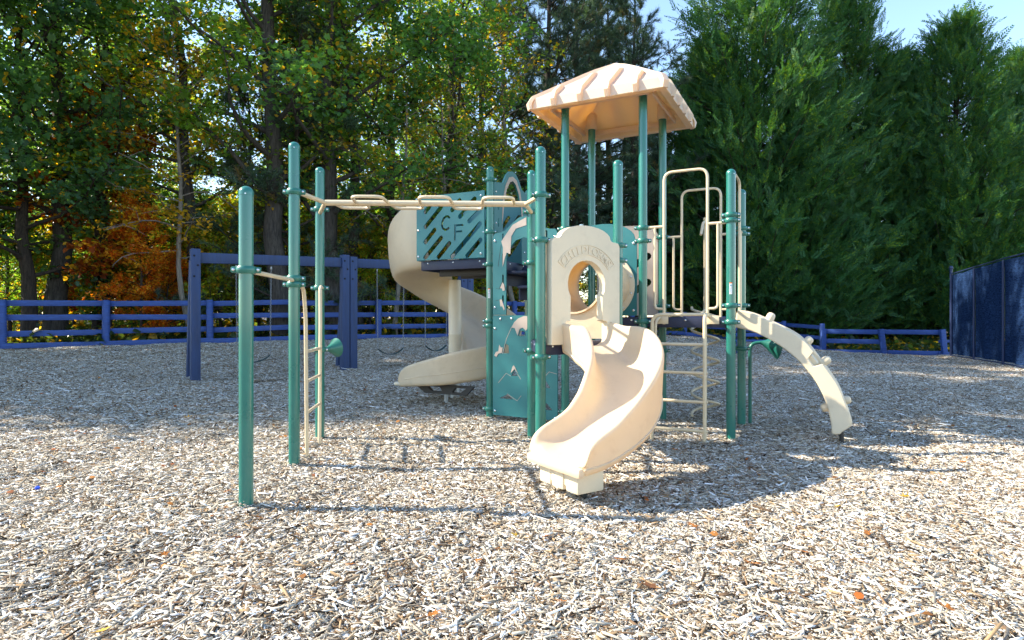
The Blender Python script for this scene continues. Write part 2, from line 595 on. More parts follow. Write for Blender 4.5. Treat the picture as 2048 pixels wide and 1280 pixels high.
# ---- wood chip mulch: patches of single chips laid over the whole yard
rng = np.random.default_rng(11)
def chip_patch(n, rad, heap=0.0):
    ang = rng.uniform(0, 2 * np.pi, n); rr = np.abs(rad * .92 * np.sqrt(rng.uniform(0, 1, n)) + rng.normal(0, .12, n))
    c = np.stack([rr * np.cos(ang), rr * np.sin(ang), rng.beta(1.3, 2.2, n) * .026], 1)
    if heap:
        c[:, 2] += heap * np.clip(1 - rr / rad, 0, 1) ** 1.3 - .006
    ln = np.clip(rng.lognormal(np.log(.027), .66, n), .007, .15)
    wd = np.clip(ln * rng.beta(1.4, 3.0, n) * .36 + .0018, .0024, .015)
    th = np.clip(wd * rng.uniform(.25, .6, n), .002, .007)
    yaw = rng.uniform(0, 2 * np.pi, n); pit = rng.normal(0, .20, n); rol = rng.normal(0, .35, n)
    cy, sy = np.cos(yaw), np.sin(yaw); cp, sp = np.cos(pit), np.sin(pit); cr_, sr = np.cos(rol), np.sin(rol)
    X = np.stack([cy * cp, sy * cp, sp], 1)
    Y0 = np.stack([-sy, cy, np.zeros(n)], 1)
    Z0 = np.cross(X, Y0)
    Y = Y0 * cr_[:, None] + Z0 * sr[:, None]
    Z = np.cross(X, Y)
    V = []
    tp = rng.uniform(.35, 1.0, (n, 4))
    bend = rng.normal(0, .10, n) * ln
    for sz in (-1, 1):
        for k, (sx, sy_) in enumerate(((-1, -1), (1, -1), (1, 1), (-1, 1))):
            V.append(c + X * (sx * ln * rng.uniform(.42, .56, n))[:, None] + Y * (sy_ * wd * .5 * tp[:, k] + bend * .3 * sx)[:, None]
                     + Z * (sz * th * .5)[:, None])
    V = np.stack(V, 1)
    f = np.array([(4, 5, 6, 7), (0, 1, 5, 4), (1, 2, 6, 5), (2, 3, 7, 6), (3, 0, 4, 7)])
    F = (np.arange(n)[:, None, None] * 8 + f[None]).reshape(-1, 4)
    t0 = np.where(rng.random(n) < .28, rng.uniform(.0, .40, n), rng.beta(2.0, 1.6, n) * .72 + .30)
    tone = np.repeat(np.stack([np.clip(t0, 0, 1), rng.random(n), rng.random(n)], 1), 8, 0)
    return V.reshape(-1, 3), F, tone
NV = 4
PV, PF, PT, PK, PR, base = [], [], [], [], [], 0
for k in range(NV):
    V, F, T = chip_patch(9000, .60)
    PV.append(V); PF.append(F + base); PT.append(T); PK.append(np.full(len(V), k + 1)); base += len(V)
V, F, T = chip_patch(620, .19, .045)
PV.append(V); PF.append(F + base); PT.append(T); PK.append(np.full(len(V), NV + 1)); base += len(V)
pts = []
sp = .74
for j in range(0, 40):
    for i in range(-45, 46):
        x, y = (i + .5 * (j % 2)) * sp, 1.5 + j * sp * .87
        if abs(x) > .90 * y + 1.2 or x > 17 or y > 28:
            continue
        fence_y = np.interp(x, [-15, -12.1, -8.5, -4.1, .5, 8, 11.4, 13.6, 17], [14.2, 15.2, 17.1, 18.6, 21.8, 25.8, 24.4, 22.3, 21.6])
        if y > fence_y - .25:
            continue
        pts.append((x + rng.uniform(-.08, .08), y + rng.uniform(-.08, .08)))
FEET = [(-1.80, 4.14), (-1.88, 5.28), (-2.02, 6.43), (.255, 5.47), (.207, 6.40), (1.036, 5.98), (-.28, 7.75), (.63, 7.23), (1.458, 6.81), (1.88, 7.64), (1.05, 8.06), (2.287, 6.388), (2.709, 7.216),
        (1.955, 6.20), (-1.90, 5.56), (-1.98, 6.14), (.43, 4.40), (-.83, 9.2), (3.35, 6.30), (-5.75, 11.1), (-3.42, 12.8), (-1.09, 14.5)]
nlay = len(pts)
pts = np.array(pts + FEET)
pz = terrain(pts[:, 0], pts[:, 1])
e = .15
gx = (terrain(pts[:, 0] + e, pts[:, 1]) - terrain(pts[:, 0] - e, pts[:, 1])) / (2 * e)
gy = (terrain(pts[:, 0], pts[:, 1] + e) - terrain(pts[:, 0], pts[:, 1] - e)) / (2 * e)
rots = []
for a, b in zip(gx, gy):
    nn = Vector((-a, -b, 1)).normalized()
    q = Vector((0, 0, 1)).rotation_difference(nn).to_matrix() @ Matrix.Rotation(rng.uniform(0, 6.283), 3, 'Z')
    rots.append(tuple(q.to_euler()))
AV = np.concatenate(PV + [np.stack([pts[:, 0], pts[:, 1], pz - .004], 1)])
me = big_mesh('wood_chip_mulch', AV, np.concatenate(PF), 'wood_chip', np.concatenate(PT + [np.zeros((len(pts), 3))]))
if len(me.vertices) == len(AV):
    a = me.attributes.new('patch', 'INT', 'POINT')
    a.data.foreach_set('value', np.concatenate(PK + [np.zeros(nlay, int), np.full(len(FEET), -1)]).astype(np.int32))
    a = me.attributes.new('turn', 'FLOAT_VECTOR', 'POINT')
    a.data.foreach_set('vector', np.concatenate([np.zeros((base, 3)), np.array(rots)]).astype(np.float32).ravel())
mulch = bpy.data.objects.new('wood_chip_mulch', me)
COL.objects.link(mulch)
tag(mulch, 'grey and tan wood chip mulch spread over the playground', 'mulch', kind='stuff')
ng = bpy.data.node_groups.new('lay_mulch', 'GeometryNodeTree')
ng.interface.new_socket('Geometry', in_out='INPUT', socket_type='NodeSocketGeometry')
ng.interface.new_socket('Geometry', in_out='OUTPUT', socket_type='NodeSocketGeometry')
gi, go = ng.nodes.new('NodeGroupInput'), ng.nodes.new('NodeGroupOutput')
na = ng.nodes.new('GeometryNodeInputNamedAttribute'); na.data_type = 'INT'; na.inputs['Name'].default_value = 'patch'
nr = ng.nodes.new('GeometryNodeInputNamedAttribute'); nr.data_type = 'FLOAT_VECTOR'; nr.inputs['Name'].default_value = 'turn'
join = ng.nodes.new('GeometryNodeJoinGeometry')
def sel(k):
    c = ng.nodes.new('FunctionNodeCompare'); c.data_type = 'INT'; c.operation = 'EQUAL'
    ng.links.new(na.outputs['Attribute'], c.inputs[2]); c.inputs[3].default_value = k
    s_ = ng.nodes.new('GeometryNodeSeparateGeometry'); s_.domain = 'POINT'
    ng.links.new(gi.outputs[0], s_.inputs['Geometry']); ng.links.new(c.outputs[0], s_.inputs['Selection'])
    return s_.outputs[0]
for k in range(NV, 0, -1):
    g2 = ng.nodes.new('GeometryNodeGeometryToInstance')
    ng.links.new(sel(k), g2.inputs[0]); ng.links.new(g2.outputs[0], join.inputs[0])
iop = ng.nodes.new('GeometryNodeInstanceOnPoints')
ng.links.new(sel(0), iop.inputs['Points'])
ng.links.new(join.outputs[0], iop.inputs['Instance'])
iop.inputs['Pick Instance'].default_value = True
e2r = ng.nodes.new('FunctionNodeEulerToRotation')
ng.links.new(nr.outputs['Attribute'], e2r.inputs[0]); ng.links.new(e2r.outputs[0], iop.inputs['Rotation'])
heap = ng.nodes.new('GeometryNodeInstanceOnPoints')
ng.links.new(sel(-1), heap.inputs['Points']); ng.links.new(sel(NV + 1), heap.inputs['Instance'])
ng.links.new(e2r.outputs[0], heap.inputs['Rotation'])
both = ng.nodes.new('GeometryNodeJoinGeometry')
ng.links.new(iop.outputs[0], both.inputs[0]); ng.links.new(heap.outputs[0], both.inputs[0])
ng.links.new(both.outputs[0], go.inputs[0])
md = mulch.modifiers.new('lay', 'NODES'); md.node_group = ng

# ------------------------------------------------------------------ blue plank fence round the yard
def fence_pt(px, Y):
    return ((px - CX) / FPX * Y, Y)
def up_box(mb, a, b, h, t, z0, z1, rnd=0.0):
    """board from a to b (ground points with own heights z0,z1 = centre height), height h, thickness t"""
    A, B = Vector((a[0], a[1], z0)), Vector((b[0], b[1], z1))
    d = (B - A); ln = d.length; d.normalize()
    s_ = Vector((d.y, -d.x, 0)).normalized()
    u_ = s_.cross(d)
    if u_.z < 0: u_ = -u_
    return mb.box((A + B) / 2, (ln / 2, t / 2, h / 2), (d, s_, u_), bev=.006)
fr = random.Random(4)
FENCE_L = [(-190, 14.6), (5, 15.2), (212, 16.3), (420, 17.2), (590, 18.0), (757, 18.8), (900, 20.2), (1030, 21.8), (1150, 23.4), (1265, 24.8), (1370, 25.9), (1477, 26.2), (1568, 24.9), (1645, 23.2)]
fence = empty('plank_fence', (fence_pt(212, 16.3)[0], 16.3, gz(fence_pt(212, 16.3)[0], 16.3)),
              label='long blue painted plank fence with round posts along the woods', cat='fence')
def put(o, parent):
    o.parent = parent
    o.matrix_parent_inverse = Matrix.Translation(-Vector(parent.location))
    return o
prev = None
for i, (px, Y) in enumerate(FENCE_L):
    P = fence_pt(px, Y); z = gz(*P)
    h = 1.20 if i < 9 else 1.0
    mb = MB(); r = .092
    mb.lathe([(r * .93, -.25), (r, .1), (r, h * .5), (r * .97, h + .0), (r * .85, h + .015)], (P[0], P[1], z), (fr.uniform(-.015, .015), 0, 1), 14)
    put(mb.build('post', 'fence_blue'), fence)
    if prev:
        (Q, qz, qh) = prev
        dirv = (Vector(P) - Vector(Q)).normalized(); nrm = Vector((-dirv.y, dirv.x)) * .085     # boards on the woods side of the posts
        rails = (.07, .38, .75, 1.12) if i < 9 else (.10, .48, .88)
        for k, rz in enumerate(rails):
            j0, j1 = fr.uniform(-.025, .025), fr.uniform(-.025, .025)
            off = nrm if k else -nrm * .95                                                   # the kickboard sits on the front
            a = (Q[0] + off.x, Q[1] + off.y); b = (P[0] + off.x, P[1] + off.y)
            mb = MB(); up_box(mb, a, b, .145, .034, qz + rz + j0, z + rz + j1)
            put(mb.build('rail', 'fence_blue'), fence)
    prev = (P, z, h)
# low end of the fence: three boards and leaning square posts
fence2 = empty('plank_fence', (*fence_pt(1765, 22.5), gz(*fence_pt(1765, 22.5))),
               label='low blue three board fence with leaning posts beside the tall screen', cat='fence')
F2 = [((1646, 23.1), 0.0), ((1768, 22.4), -.13), ((1889, 21.9), -.10)]
prev = None
for (px, Y), lean in F2:
    P = fence_pt(px, Y); z = -.12
    mb = MB()
    ax = (Vector((1, 0, -lean)).normalized(), Vector((0, 1, 0)), Vector((lean, 0, 1)).normalized())
    mb.box(Vector((P[0] + lean * .45, P[1] - .03, z + .42)), (.085, .06, .56), ax, bev=.01)
    put(mb.build('post', 'fence_blue'), fence2)
    if prev:
        Q, ql = prev
        for k, rz in enumerate((.12, .52, .88)):
            if k == 1 and px == 1889:
                continue
            mb = MB(); up_box(mb, (Q[0] + ql * (rz - .0), Q[1] + .06), (P[0] + lean * rz, P[1] + .06), .17, .034, z + rz, z + rz - .01)
            put(mb.build('rail', 'fence_blue'), fence2)
    prev = (P, lean)
mb = MB()
P = fence_pt(1889, 21.9)
for rz in (.55, .12):
    mb = MB(); mb.box((P[0] + .03, P[1] + .06, -.12 + rz), (.20, .02, .05), bev=.005)
    put(mb.build('rail_end', 'fence_blue'), fence2)

# ------------------------------------------------------------------ blue bench far right
bP = pxw(1511, 690, 17.5)
bz = gz(bP.x, bP.y)
bench = empty('park_bench', (bP.x, bP.y, bz), label='blue plank bench standing beyond the arched climber', cat='bench')
bm_ = [('seat', .40, -.10), ('seat', .40, .10), ('backrest', .56, .24), ('backrest', .72, .24)]
for nme, zz, yy in bm_:
    mb = MB(); mb.box((bP.x, bP.y + yy, bz + zz), (.66, .09 if nme == 'seat' else .02, .022 if nme == 'seat' else .055), bev=.008)
    put(mb.build(nme, 'fence_blue'), bench)
for sx in (-.55, .55):
    mb = MB(); mb.box((bP.x + sx, bP.y - .14, bz + .14), (.045, .045, .235), bev=.008)
    put(mb.build('leg', 'fence_blue'), bench)
    mb = MB(); mb.box((bP.x + sx, bP.y + .20, bz + .33), (.04, .018, .43), bev=.006)
    put(mb.build('leg', 'fence_blue'), bench)

# ------------------------------------------------------------------ tall screened court fence at the right
screen = empty('screen_fence', (15.1, 21.0, 0), label='tall dark blue windscreen fence of a court at the right', cat='fence')
S0, S1 = Vector((15.08, 21.0, 0)), Vector((13.2, 16.55, 0))
sd = (S1 - S0).normalized()
SH = 2.85
for i in range(4):
    p = S0 + sd * (2.55 * i)
    mb = MB()
    zb = gz(p.x, p.y)
    top = 3.08 if i == 0 else SH + .02
    mb.tube([(p.x, p.y, zb - .2), (p.x, p.y, zb + top - .06)], .045 if i == 0 else .032, 12)
    if i == 0:
        mb.lathe([(.05, 0), (.065, .03), (.06, .08), (.03, .12)], (p.x, p.y, zb + top - .07), (0, 0, 1), 12)
    put(mb.build('post', 'screen_frame'), screen)
    if i < 3:
        q = S0 + sd * (2.55 * (i + 1)); zq = gz(q.x, q.y)
        nb, nh = 14, 10
        nrm = Vector((sd.y, -sd.x, 0))
        if nrm.x < 0: nrm = -nrm
        V, Fc = [], []
        for side in (0, 1):
            for a in range(nb + 1):
                for b in range(nh + 1):
                    t, h = a / nb, b / nh
                    g = p.lerp(q, t)
                    w = nrm * (.035 + .012 * math.sin(t * 9 + h * 3) + (.05 * (1 - h) ** 4) * math.sin(t * 12) - side * .004)
                    V.append((g.x + w.x, g.y + w.y, zb * (1 - t) + zq * t + .10 + h * (SH - .14)))
        n1 = (nb + 1) * (nh + 1)
        for side in (0, 1):
            for a in range(nb):
                for b in range(nh):
                    k = side * n1 + a * (nh + 1) + b
                    Fc.append((k, k + nh + 1, k + nh + 2, k + 1))
        mb = MB(); mb.add(V, Fc)
        put(mb.build('screen_panel', 'screen_cloth'), screen)
        for hh in (SH, .06):
            mb = MB(); mb.tube([(p.x, p.y, zb + hh), (q.x, q.y, zq + hh)], .02, 8)
            put(mb.build('rail', 'screen_frame'), screen)

# ------------------------------------------------------------------ timber swing frame with belt swings
SW = [Vector((-5.75, 11.1, 0)), Vector((-3.42, 12.8, 0)), Vector((-1.09, 14.5, 0))]
sdir = (SW[1] - SW[0]).normalized(); snrm = Vector((sdir.y, -sdir.x, 0))
swing_set = empty('swing_frame', (SW[1].x, SW[1].y, gz(SW[1].x, SW[1].y)), label='dark blue timber swing frame with square posts and long top beam', cat='swing frame')
BZ = [gz(p.x, p.y) for p in SW]
TOPS = [BZ[0] + 2.40, BZ[1] + 2.40, BZ[2] + 2.38]
def beam_z(t):
    return np.interp(t, [0, 1, 2], [TOPS[0] - .16, TOPS[1] - .16, TOPS[2] - .16])
axs = (sdir, snrm, Vector((0, 0, 1)))
for i, p in enumerate(SW):
    for k, off in enumerate(((-.085,), (-.085, .085), (-.085, .085))[i]):
        c = p + sdir * (off + (.085 if i == 0 else 0))
        mb = MB()
        hh = TOPS[i] - BZ[i] - (.0 if k == 0 else .03)
        mb.box((c.x, c.y, BZ[i] + hh / 2 - .15), (.078, .085, hh / 2 + .15), axs, bev=.010)
        o = put(mb.build('post', 'swing_blue'), swing_set)
        for bz_ in (.13, .30, .50):
            mb = MB()
            bx = c + sdir * (.03 * (1 if bz_ == .30 else -1)) + snrm * .0855
            mb.lathe([(.019, 0), (.019, .004)], (bx.x, bx.y, TOPS[i] - bz_), snrm, 10)
            b_ = mb.build('bolt_hole', 'hole_dark')
            b_.parent = o
    # brace leg behind, splayed
    mb = MB()
    a = p - snrm * .16 + Vector((0, 0, TOPS[i] - .2)); b = p - snrm * .55 + Vector((0, 0, BZ[i] - .1))
    d = (a - b).normalized(); sx = sdir; sy = d.cross(sx)
    mb.box((a + b) / 2, (.07, .07, (a - b).length / 2), (sx, sy, d), bev=.01)
    put(mb.build('brace', 'swing_blue'), swing_set)
for i in range(2):
    a, b = SW[i] + sdir * (.17 if i else .079), SW[i + 1] - sdir * .165
    mb = MB()
    A = Vector((a.x, a.y, beam_z(i))); B = Vector((b.x, b.y, beam_z(i + 1)))
    d = (B - A).normalized(); u_ = snrm.cross(d); u_ = u_ if u_.z > 0 else -u_
    mb.box((A + B) / 2, ((B - A).length / 2, .05, .095), (d, snrm, u_), bev=.010)
    put(mb.build('beam', 'swing_blue'), swing_set)

def chain(parent, a, b):
    mb = MB()
    a, b = Vector(a), Vector(b)
    n = int((a - b).length / .036)
    d = (b - a).normalized()
    x, y, _ = frame_from(d)
    for k in range(n):
        c = a.lerp(b, (k + .5) / n)
        s_ = x if k % 2 else y
        ring = [c + d * (.024 * math.cos(t)) + s_ * (.012 * math.sin(t)) for t in [2 * math.pi * q / 8 for q in range(8)]]
        mb.tube(ring, .0034, 4, closed=True)
    mb.lathe([(.014, -.03), (.02, 0), (.014, .03)], a, (0, 0, 1), 8)
    return put(mb.build('chain', 'chain'), parent)
for j, (t0, t1, lab) in enumerate(((.24, .46, 'belt swing on chains nearest the green chin-up post'), (1.22, 1.44, 'belt swing on chains beside the double timber posts'),
                                   (1.62, 1.82, 'belt swing on chains partly behind the spiral slide'))):
    def at(t):
        i = int(t); return SW[i].lerp(SW[i + 1], t - i)
    pa, pb = at(t0), at(t1)
    m_ = (pa + pb) / 2; g = gz(m_.x, m_.y)
    sw = empty('belt_swing', (m_.x, m_.y, g), label=lab, cat='swing', group='belt swings hanging from the timber frame')
    za = beam_z(t0) - .14
    sa, sb = pa.lerp(pb, .03), pa.lerp(pb, .97)
    zs = g + .52
    chain(sw, (pa.x, pa.y, za), (sa.x, sa.y, zs)); chain(sw, (pb.x, pb.y, za), (sb.x, sb.y, zs))
    V, Fc = [], []
    nb = 14
    for k in range(nb + 1):
        t = k / nb
        c = sa.lerp(sb, t); z = zs - .13 * math.sin(math.pi * t) ** .8
        wv_ = .035 + .045 * math.sin(math.pi * t)
        for s_, dz in ((-1, 0), (1, 0), (1, -.008), (-1, -.008)):
            V.append((c.x + snrm.x * wv_ * s_, c.y + snrm.y * wv_ * s_, z + dz))
    for k in range(nb):
        for q in range(4):
            Fc.append((k * 4 + q, k * 4 + (q + 1) % 4, k * 4 + 4 + (q + 1) % 4, k * 4 + 4 + q))
    mb = MB(); mb.add(V, Fc)
    put(mb.build('seat', 'seat_rubber'), sw)

# ------------------------------------------------------------------ the play structure (plan from its square and triangular decks)
S = .93
U = Vector((.454, .891, 0)); RR = Vector((.891, -.454, 0))
A = Vector((1.458, 6.81, 0))
P_A, P_AU, P_AR, P_AUR = A, A + U * S, A - RR * S, A + U * S - RR * S           # roof deck
P_R, P_UR = A + RR * S, A + U * S + RR * S                                      # climber deck
P_D, P_DL = A - U * S, A - U * S - RR * S                                       # triangle deck
P_T = (P_D + P_DL) / 2 - U * (S * .866)
P_0 = Vector((-.280, 7.75, 0)); S2 = 1.10                                      # upper deck
P_0U = P_0 + U * 1.12
P_1, P_2, P_3 = Vector((-1.80, 4.14, 0)), Vector((-1.88, 5.28, 0)), Vector((-2.02, 6.43, 0))
PR_ = .0472
play = empty('play_structure', (1.0, 6.6, 0), label='green and beige playground climbing structure with slides, roof and monkey bars', cat='play structure')
def part(mb, name, mats, **kw):
    lab = kw.pop('label', None)
    o = put(mb.build(name, mats, **kw), play)
    if lab: o['label'] = lab
    return o
def sub(mb, name, mats, par, **kw):
    o = mb.build(name, mats, **kw)
    o.parent = par
    return o
def zpy(P, py):
    return CAM_H - (py - CY) / FPX * P.y

def collar(par, P, z, ang=0.0):
    mb = MB()
    mb.lathe([(PR_ + .001, -.026), (PR_ + .012, -.024), (PR_ + .019, -.012), (PR_ + .021, 0), (PR_ + .019, .012), (PR_ + .012, .024), (PR_ + .001, .026)],
             (P.x, P.y, z), (0, 0, 1), 20)
    for s_ in (0, math.pi):
        d = Vector((math.cos(ang + s_), math.sin(ang + s_), 0)); t = Vector((-d.y, d.x, 0))
        c = P + d * (PR_ + .022) + Vector((0, 0, z))
        mb.mi = 0
        mb.box(c, (.026, .020, .021), (d, t, Vector((0, 0, 1))), bev=.010)
        mb.mi = 1
        q = t if t.y < 0 else -t
        mb.lathe([(.011, 0), (.010, .005), (.005, .008)], c + d * .008 + q * .0195, q, 10)
    sub(mb, 'collar', ['clamp_green', 'bolt'], par)

def post(P, ztop, collars=(), ang=0.0, capped=True, label=None):
    mb = MB()
    zb = gz(P.x, P.y) - .3
    mb.tube([(P.x, P.y, zb), (P.x, P.y, ztop - (.06 if capped else 0))], PR_, 24, caps=True)
    o = part(mb, 'post', 'post_green', label=label)
    if capped:
        mb = MB()
        r = PR_ + .0022
        prof = [(r, -.018), (r, .0)] + [(r * math.cos(t), .0 + r * math.sin(t) * .95) for t in [k * math.pi / 16 for k in range(1, 8)]] + [(.002, r * .95)]
        mb.lathe(prof, (P.x, P.y, ztop - .05), (0, 0, 1), 24)
        c = sub(mb, 'cap', 'post_green', o)
        d = Vector((.30, -.95, 0)).normalized()
        mb = MB(); mb.lathe([(.006, 0), (.005, .003)], P + d * (r - .001) + Vector((0, 0, ztop - .062)), d, 8)
        sub(mb, 'rivet', 'bolt', o)
    for z in collars:
        collar(o, P, z, ang)
    return o
posts = {}
posts['1'] = post(P_1, 2.19, [zpy(P_1, 540)], .25)
posts['2'] = post(P_2, 2.815, [zpy(P_2, 384), zpy(P_2, 557), zpy(P_2, 569)], .1)
posts['3'] = post(P_3, 2.88, [zpy(P_3, 419), zpy(P_3, 576), zpy(P_3, 699)], .1)
posts['T'] = post(P_T, 2.83, [zpy(P_T, 390), zpy(P_T, 480), zpy(P_T, 714)], .3)
posts['DL'] = post(P_DL, 2.84, [zpy(P_DL, 424), zpy(P_DL, 526), zpy(P_DL, 701)], .2)
posts['D'] = post(P_D, 2.84, [zpy(P_D, 491), zpy(P_D, 521), 1.0], .2)
posts['0'] = post(P_0, 3.21, [zpy(P_0, v) for v in (360, 464, 529, 642, 652, 817)], -.2)
posts['0U'] = post(P_0U, 3.12, [2.9, 2.1], -.2)
posts['AR'] = post(P_AR, 3.80, [zpy(P_AR, 458), 1.22, zpy(P_AR, 823)], -.3, False)
posts['A'] = post(P_A, 3.80, [zpy(P_A, 456), zpy(P_A, 482), zpy(P_A, 643)], -.3, False)
posts['AU'] = post(P_AU, 3.80, [zpy(P_AU, 475), zpy(P_AU, 612), zpy(P_AU, 701)], -.3, False)
posts['AUR'] = post(P_AUR, 3.80, [2.3, 1.24], -.3, False)
posts['R'] = post(P_R, 2.85, [zpy(P_R, v) for v in (430, 441, 611, 644)], -.3)
posts['UR'] = post(P_UR, 2.81, [zpy(P_UR, v) for v in (457, 468, 611, 697)], -.3)

# warning stickers, flat print wrapped on two posts
def sticker(par, P, zc, ang0):
    w = .30
    rows = [(.062, .050, 'sticker_orange'), (.050, .006, 'sticker_white'), (.006, .001, 'sticker_grey'), (.001, -.060, 'sticker_white')]
    def strip(a0, a1, z0, z1, m, rr, nm='sticker'):
        mb = MB(); n = 6; V = []; F = []
        for k in range(n + 1):
            a = a0 + (a1 - a0) * k / n
            for z in (z0, z1):
                for r_ in (rr, rr - .0008):
                    V.append((P.x + math.cos(a) * r_, P.y + math.sin(a) * r_, zc + z))
        for k in range(n):
            b = k * 4
            F += [(b, b + 4, b + 6, b + 2), (b + 1, b + 3, b + 7, b + 5), (b, b + 1, b + 5, b + 4), (b + 2, b + 6, b + 7, b + 3)]
        mb.add(V, F)
        sub(mb, nm, m, par)
    for z1, z0, m in rows:
        strip(ang0 - w, ang0 + w, z0, z1, m, PR_ + .0016)
    strip(ang0 - .16, ang0 + .20, .020, .040, 'sticker_print', PR_ + .0026, 'sticker_print')
    for k in range(3):
        strip(ang0 - .24, ang0 + .10, -.012 - k * .014, -.006 - k * .014, 'sticker_print', PR_ + .0026, 'sticker_print')
sticker(posts['0'], P_0, zpy(P_0, 587), -1.75)
sticker(posts['R'], P_R, zpy(P_R, 577), -1.95)

# ---- decks
def deck(pts, z, name, edge=.11, label=None):
    mb = MB()
    P = [Vector((p.x, p.y, 0)) for p in pts]
    c = sum(P, Vector()) / len(P)
    n = len(P)
    Q = [c + (p - c) * .955 for p in P]
    V = [(q.x, q.y, z) for q in Q] + [(q.x, q.y, z - .035) for q in Q]
    F = [tuple(range(n)), tuple(range(2 * n - 1, n - 1, -1))] + [(i, (i + 1) % n, n + (i + 1) % n, n + i) for i in range(n)]
    mb.add(V, F)
    o = part(mb, name, 'deck_navy', label=label)
    for i in range(n):
        a, b = Q[i], Q[(i + 1) % n]
        d = (b - a).normalized(); s_ = Vector((d.y, -d.x, 0))
        mb = MB()
        mb.box((a + b) / 2 + s_ * .012 + Vector((0, 0, z - edge / 2 - .004)), ((b - a).length / 2 - .03, .010, edge / 2), (d, s_, Vector((0, 0, 1))), bev=.003)
        e_ = sub(mb, 'deck_edge', 'deck_navy', o)
        mb = MB()
        for t in (.12, .5, .88):
            c2 = a.lerp(b, t) + s_ * .022 + Vector((0, 0, z - .035))
            mb.lathe([(.012, 0), (.011, .006), (.004, .010)], c2, s_, 10)
            c3 = a.lerp(b, t) - s_ * .022 + Vector((0, 0, z - .035))
        sub(mb, 'bolt', 'bolt', o)
    return o
deck([P_AR, P_A, P_AU, P_AUR], 1.30, 'deck')
deck([P_A, P_R, P_UR, P_AU], 1.30, 'deck')
deck([P_T, P_D, P_DL], 1.07, 'deck')
P_0L, P_0UL = P_0 - RR * S2, P_0 - RR * S2 + U * 1.12
deck([P_0L, P_0, P_0U, P_0UL], 2.05, 'deck', edge=.12, label='raised dark navy deck behind the slotted letter panel')
mb = MB()
for t in (.25, .75):
    a = P_0.lerp(P_0L, .15) + U * 1.12 * t + Vector((0, 0, 1.90)); b = P_0.lerp(P_0L, .85) + U * 1.12 * t + Vector((0, 0, 1.90))
    d = (b - a).normalized()
    mb.box((a + b) / 2, ((b - a).length / 2, .03, .045), (d, U, Vector((0, 0, 1))), bev=.004)
part(mb, 'deck_bracket', 'dark_steel')

# ---- steps up to the upper deck
sA, sB = P_AR.lerp(P_AUR, .08), P_AR.lerp(P_AUR, .92)
span = (P_0 - P_AR)
for k in range(3):
    t = .30 + .21 * k; z = 1.30 + .187 * (k + 1)
    a = sA + span * t; b = sB + span * t
    d = (b - a).normalized(); q = Vector((d.y, -d.x, 0))
    mb = MB(); mb.box((a + b) / 2 + Vector((0, 0, z)), ((b - a).length / 2, .15, .018), (d, q, Vector((0, 0, 1))), bev=.006)
    o = part(mb, 'step', 'deck_navy')
    mb = MB(); mb.box((a + b) / 2 - span.normalized() * -.13 + Vector((0, 0, z - .09)), ((b - a).length / 2 - .01, .008, .07), (d, q, Vector((0, 0, 1))))
    sub(mb, 'riser', 'deck_navy', o)
mb = MB()
for e_ in (sB,):
    a = e_ + span * .05 + Vector((0, 0, 1.28)); b = e_ + span * .95 + Vector((0, 0, 1.98))
    d = (b - a).normalized(); s_ = U
    mb.box((a + b) / 2, ((b - a).length / 2, .012, .10), (d, s_, s_.cross(d)), bev=.004)
part(mb, 'stringer', 'deck_navy')

# ---- roof: ribbed hip roof, hollow below
OV = .325
cR = (P_A + P_AU + P_AR + P_AUR) / 4
hw = S / 2 + OV
ZE, ZF, ZT = 3.70, 3.84, 4.38
def rp(a, b, z):
    p = cR + RR * a + U * b
    return Vector((p.x, p.y, z))
mb = MB()
def ring(w, z):
    return [rp(-w, -w, z), rp(w, -w, z), rp(w, w, z), rp(-w, w, z)]
V = ring(hw, ZE) + ring(hw - .012, ZF - .015) + ring(hw - .035, ZF) + ring(.02, ZT) + ring(hw - .085, ZE) + ring(hw - .085, ZE + .05) + ring(hw - .10, ZE + .085) + ring(.02, ZT - .035)
F = []
for lvl in (0, 1, 2):
    for i in range(4):
        j = (i + 1) % 4
        F.append((lvl * 4 + i, lvl * 4 + j, lvl * 4 + 4 + j, lvl * 4 + 4 + i))
F.append((12, 13, 14, 15))
for i in range(4):
    j = (i + 1) % 4
    F.append((i, 16 + i, 16 + j, j)); F.append((16 + i, 20 + i, 20 + j, 16 + j)); F.append((20 + i, 24 + i, 24 + j, 20 + j)); F.append((24 + i, 28 + i, 28 + j, 24 + j))
F.append((31, 30, 29, 28))
mb.add(V, F)
roof = part(mb, 'roof', 'roof_plastic', smooth=25, bevel=.010, label='beige ribbed hip roof, orange from below')
slope = (ZT - ZF) / (hw - .035 - .02)
def rib(path_fn, w, hgt=.046):
    """raised rib: path_fn(t)-> (point, across)"""
    V, F = [], []
    n = 10
    for k in range(n + 1):
        p, ac, up = path_fn(k / n)
        h = hgt * min(1, .35 + k * 1.5, (n - k) * .45)
        for (l, hh) in ((-w, -.012), (-w * .62, h), (w * .62, h), (w, -.012)):
            V.append(p + ac * l + up * hh)
    for k in range(n):
        for q in range(3):
            F.append((k * 4 + q, k * 4 + q + 1, k * 4 + 5 + q, k * 4 + 4 + q))
        F.append((k * 4 + 3, k * 4, k * 4 + 4, k * 4 + 7))
    F += [(0, 1, 2, 3), (n * 4 + 3, n * 4 + 2, n * 4 + 1, n * 4)]
    m2 = MB(); m2.add(V, F)
    sub(m2, 'rib', 'roof_plastic', roof, smooth=28)
faces4 = [(RR, -U), (U, RR), (-RR, U), (-U, -RR)]      # (along the eave, outward)
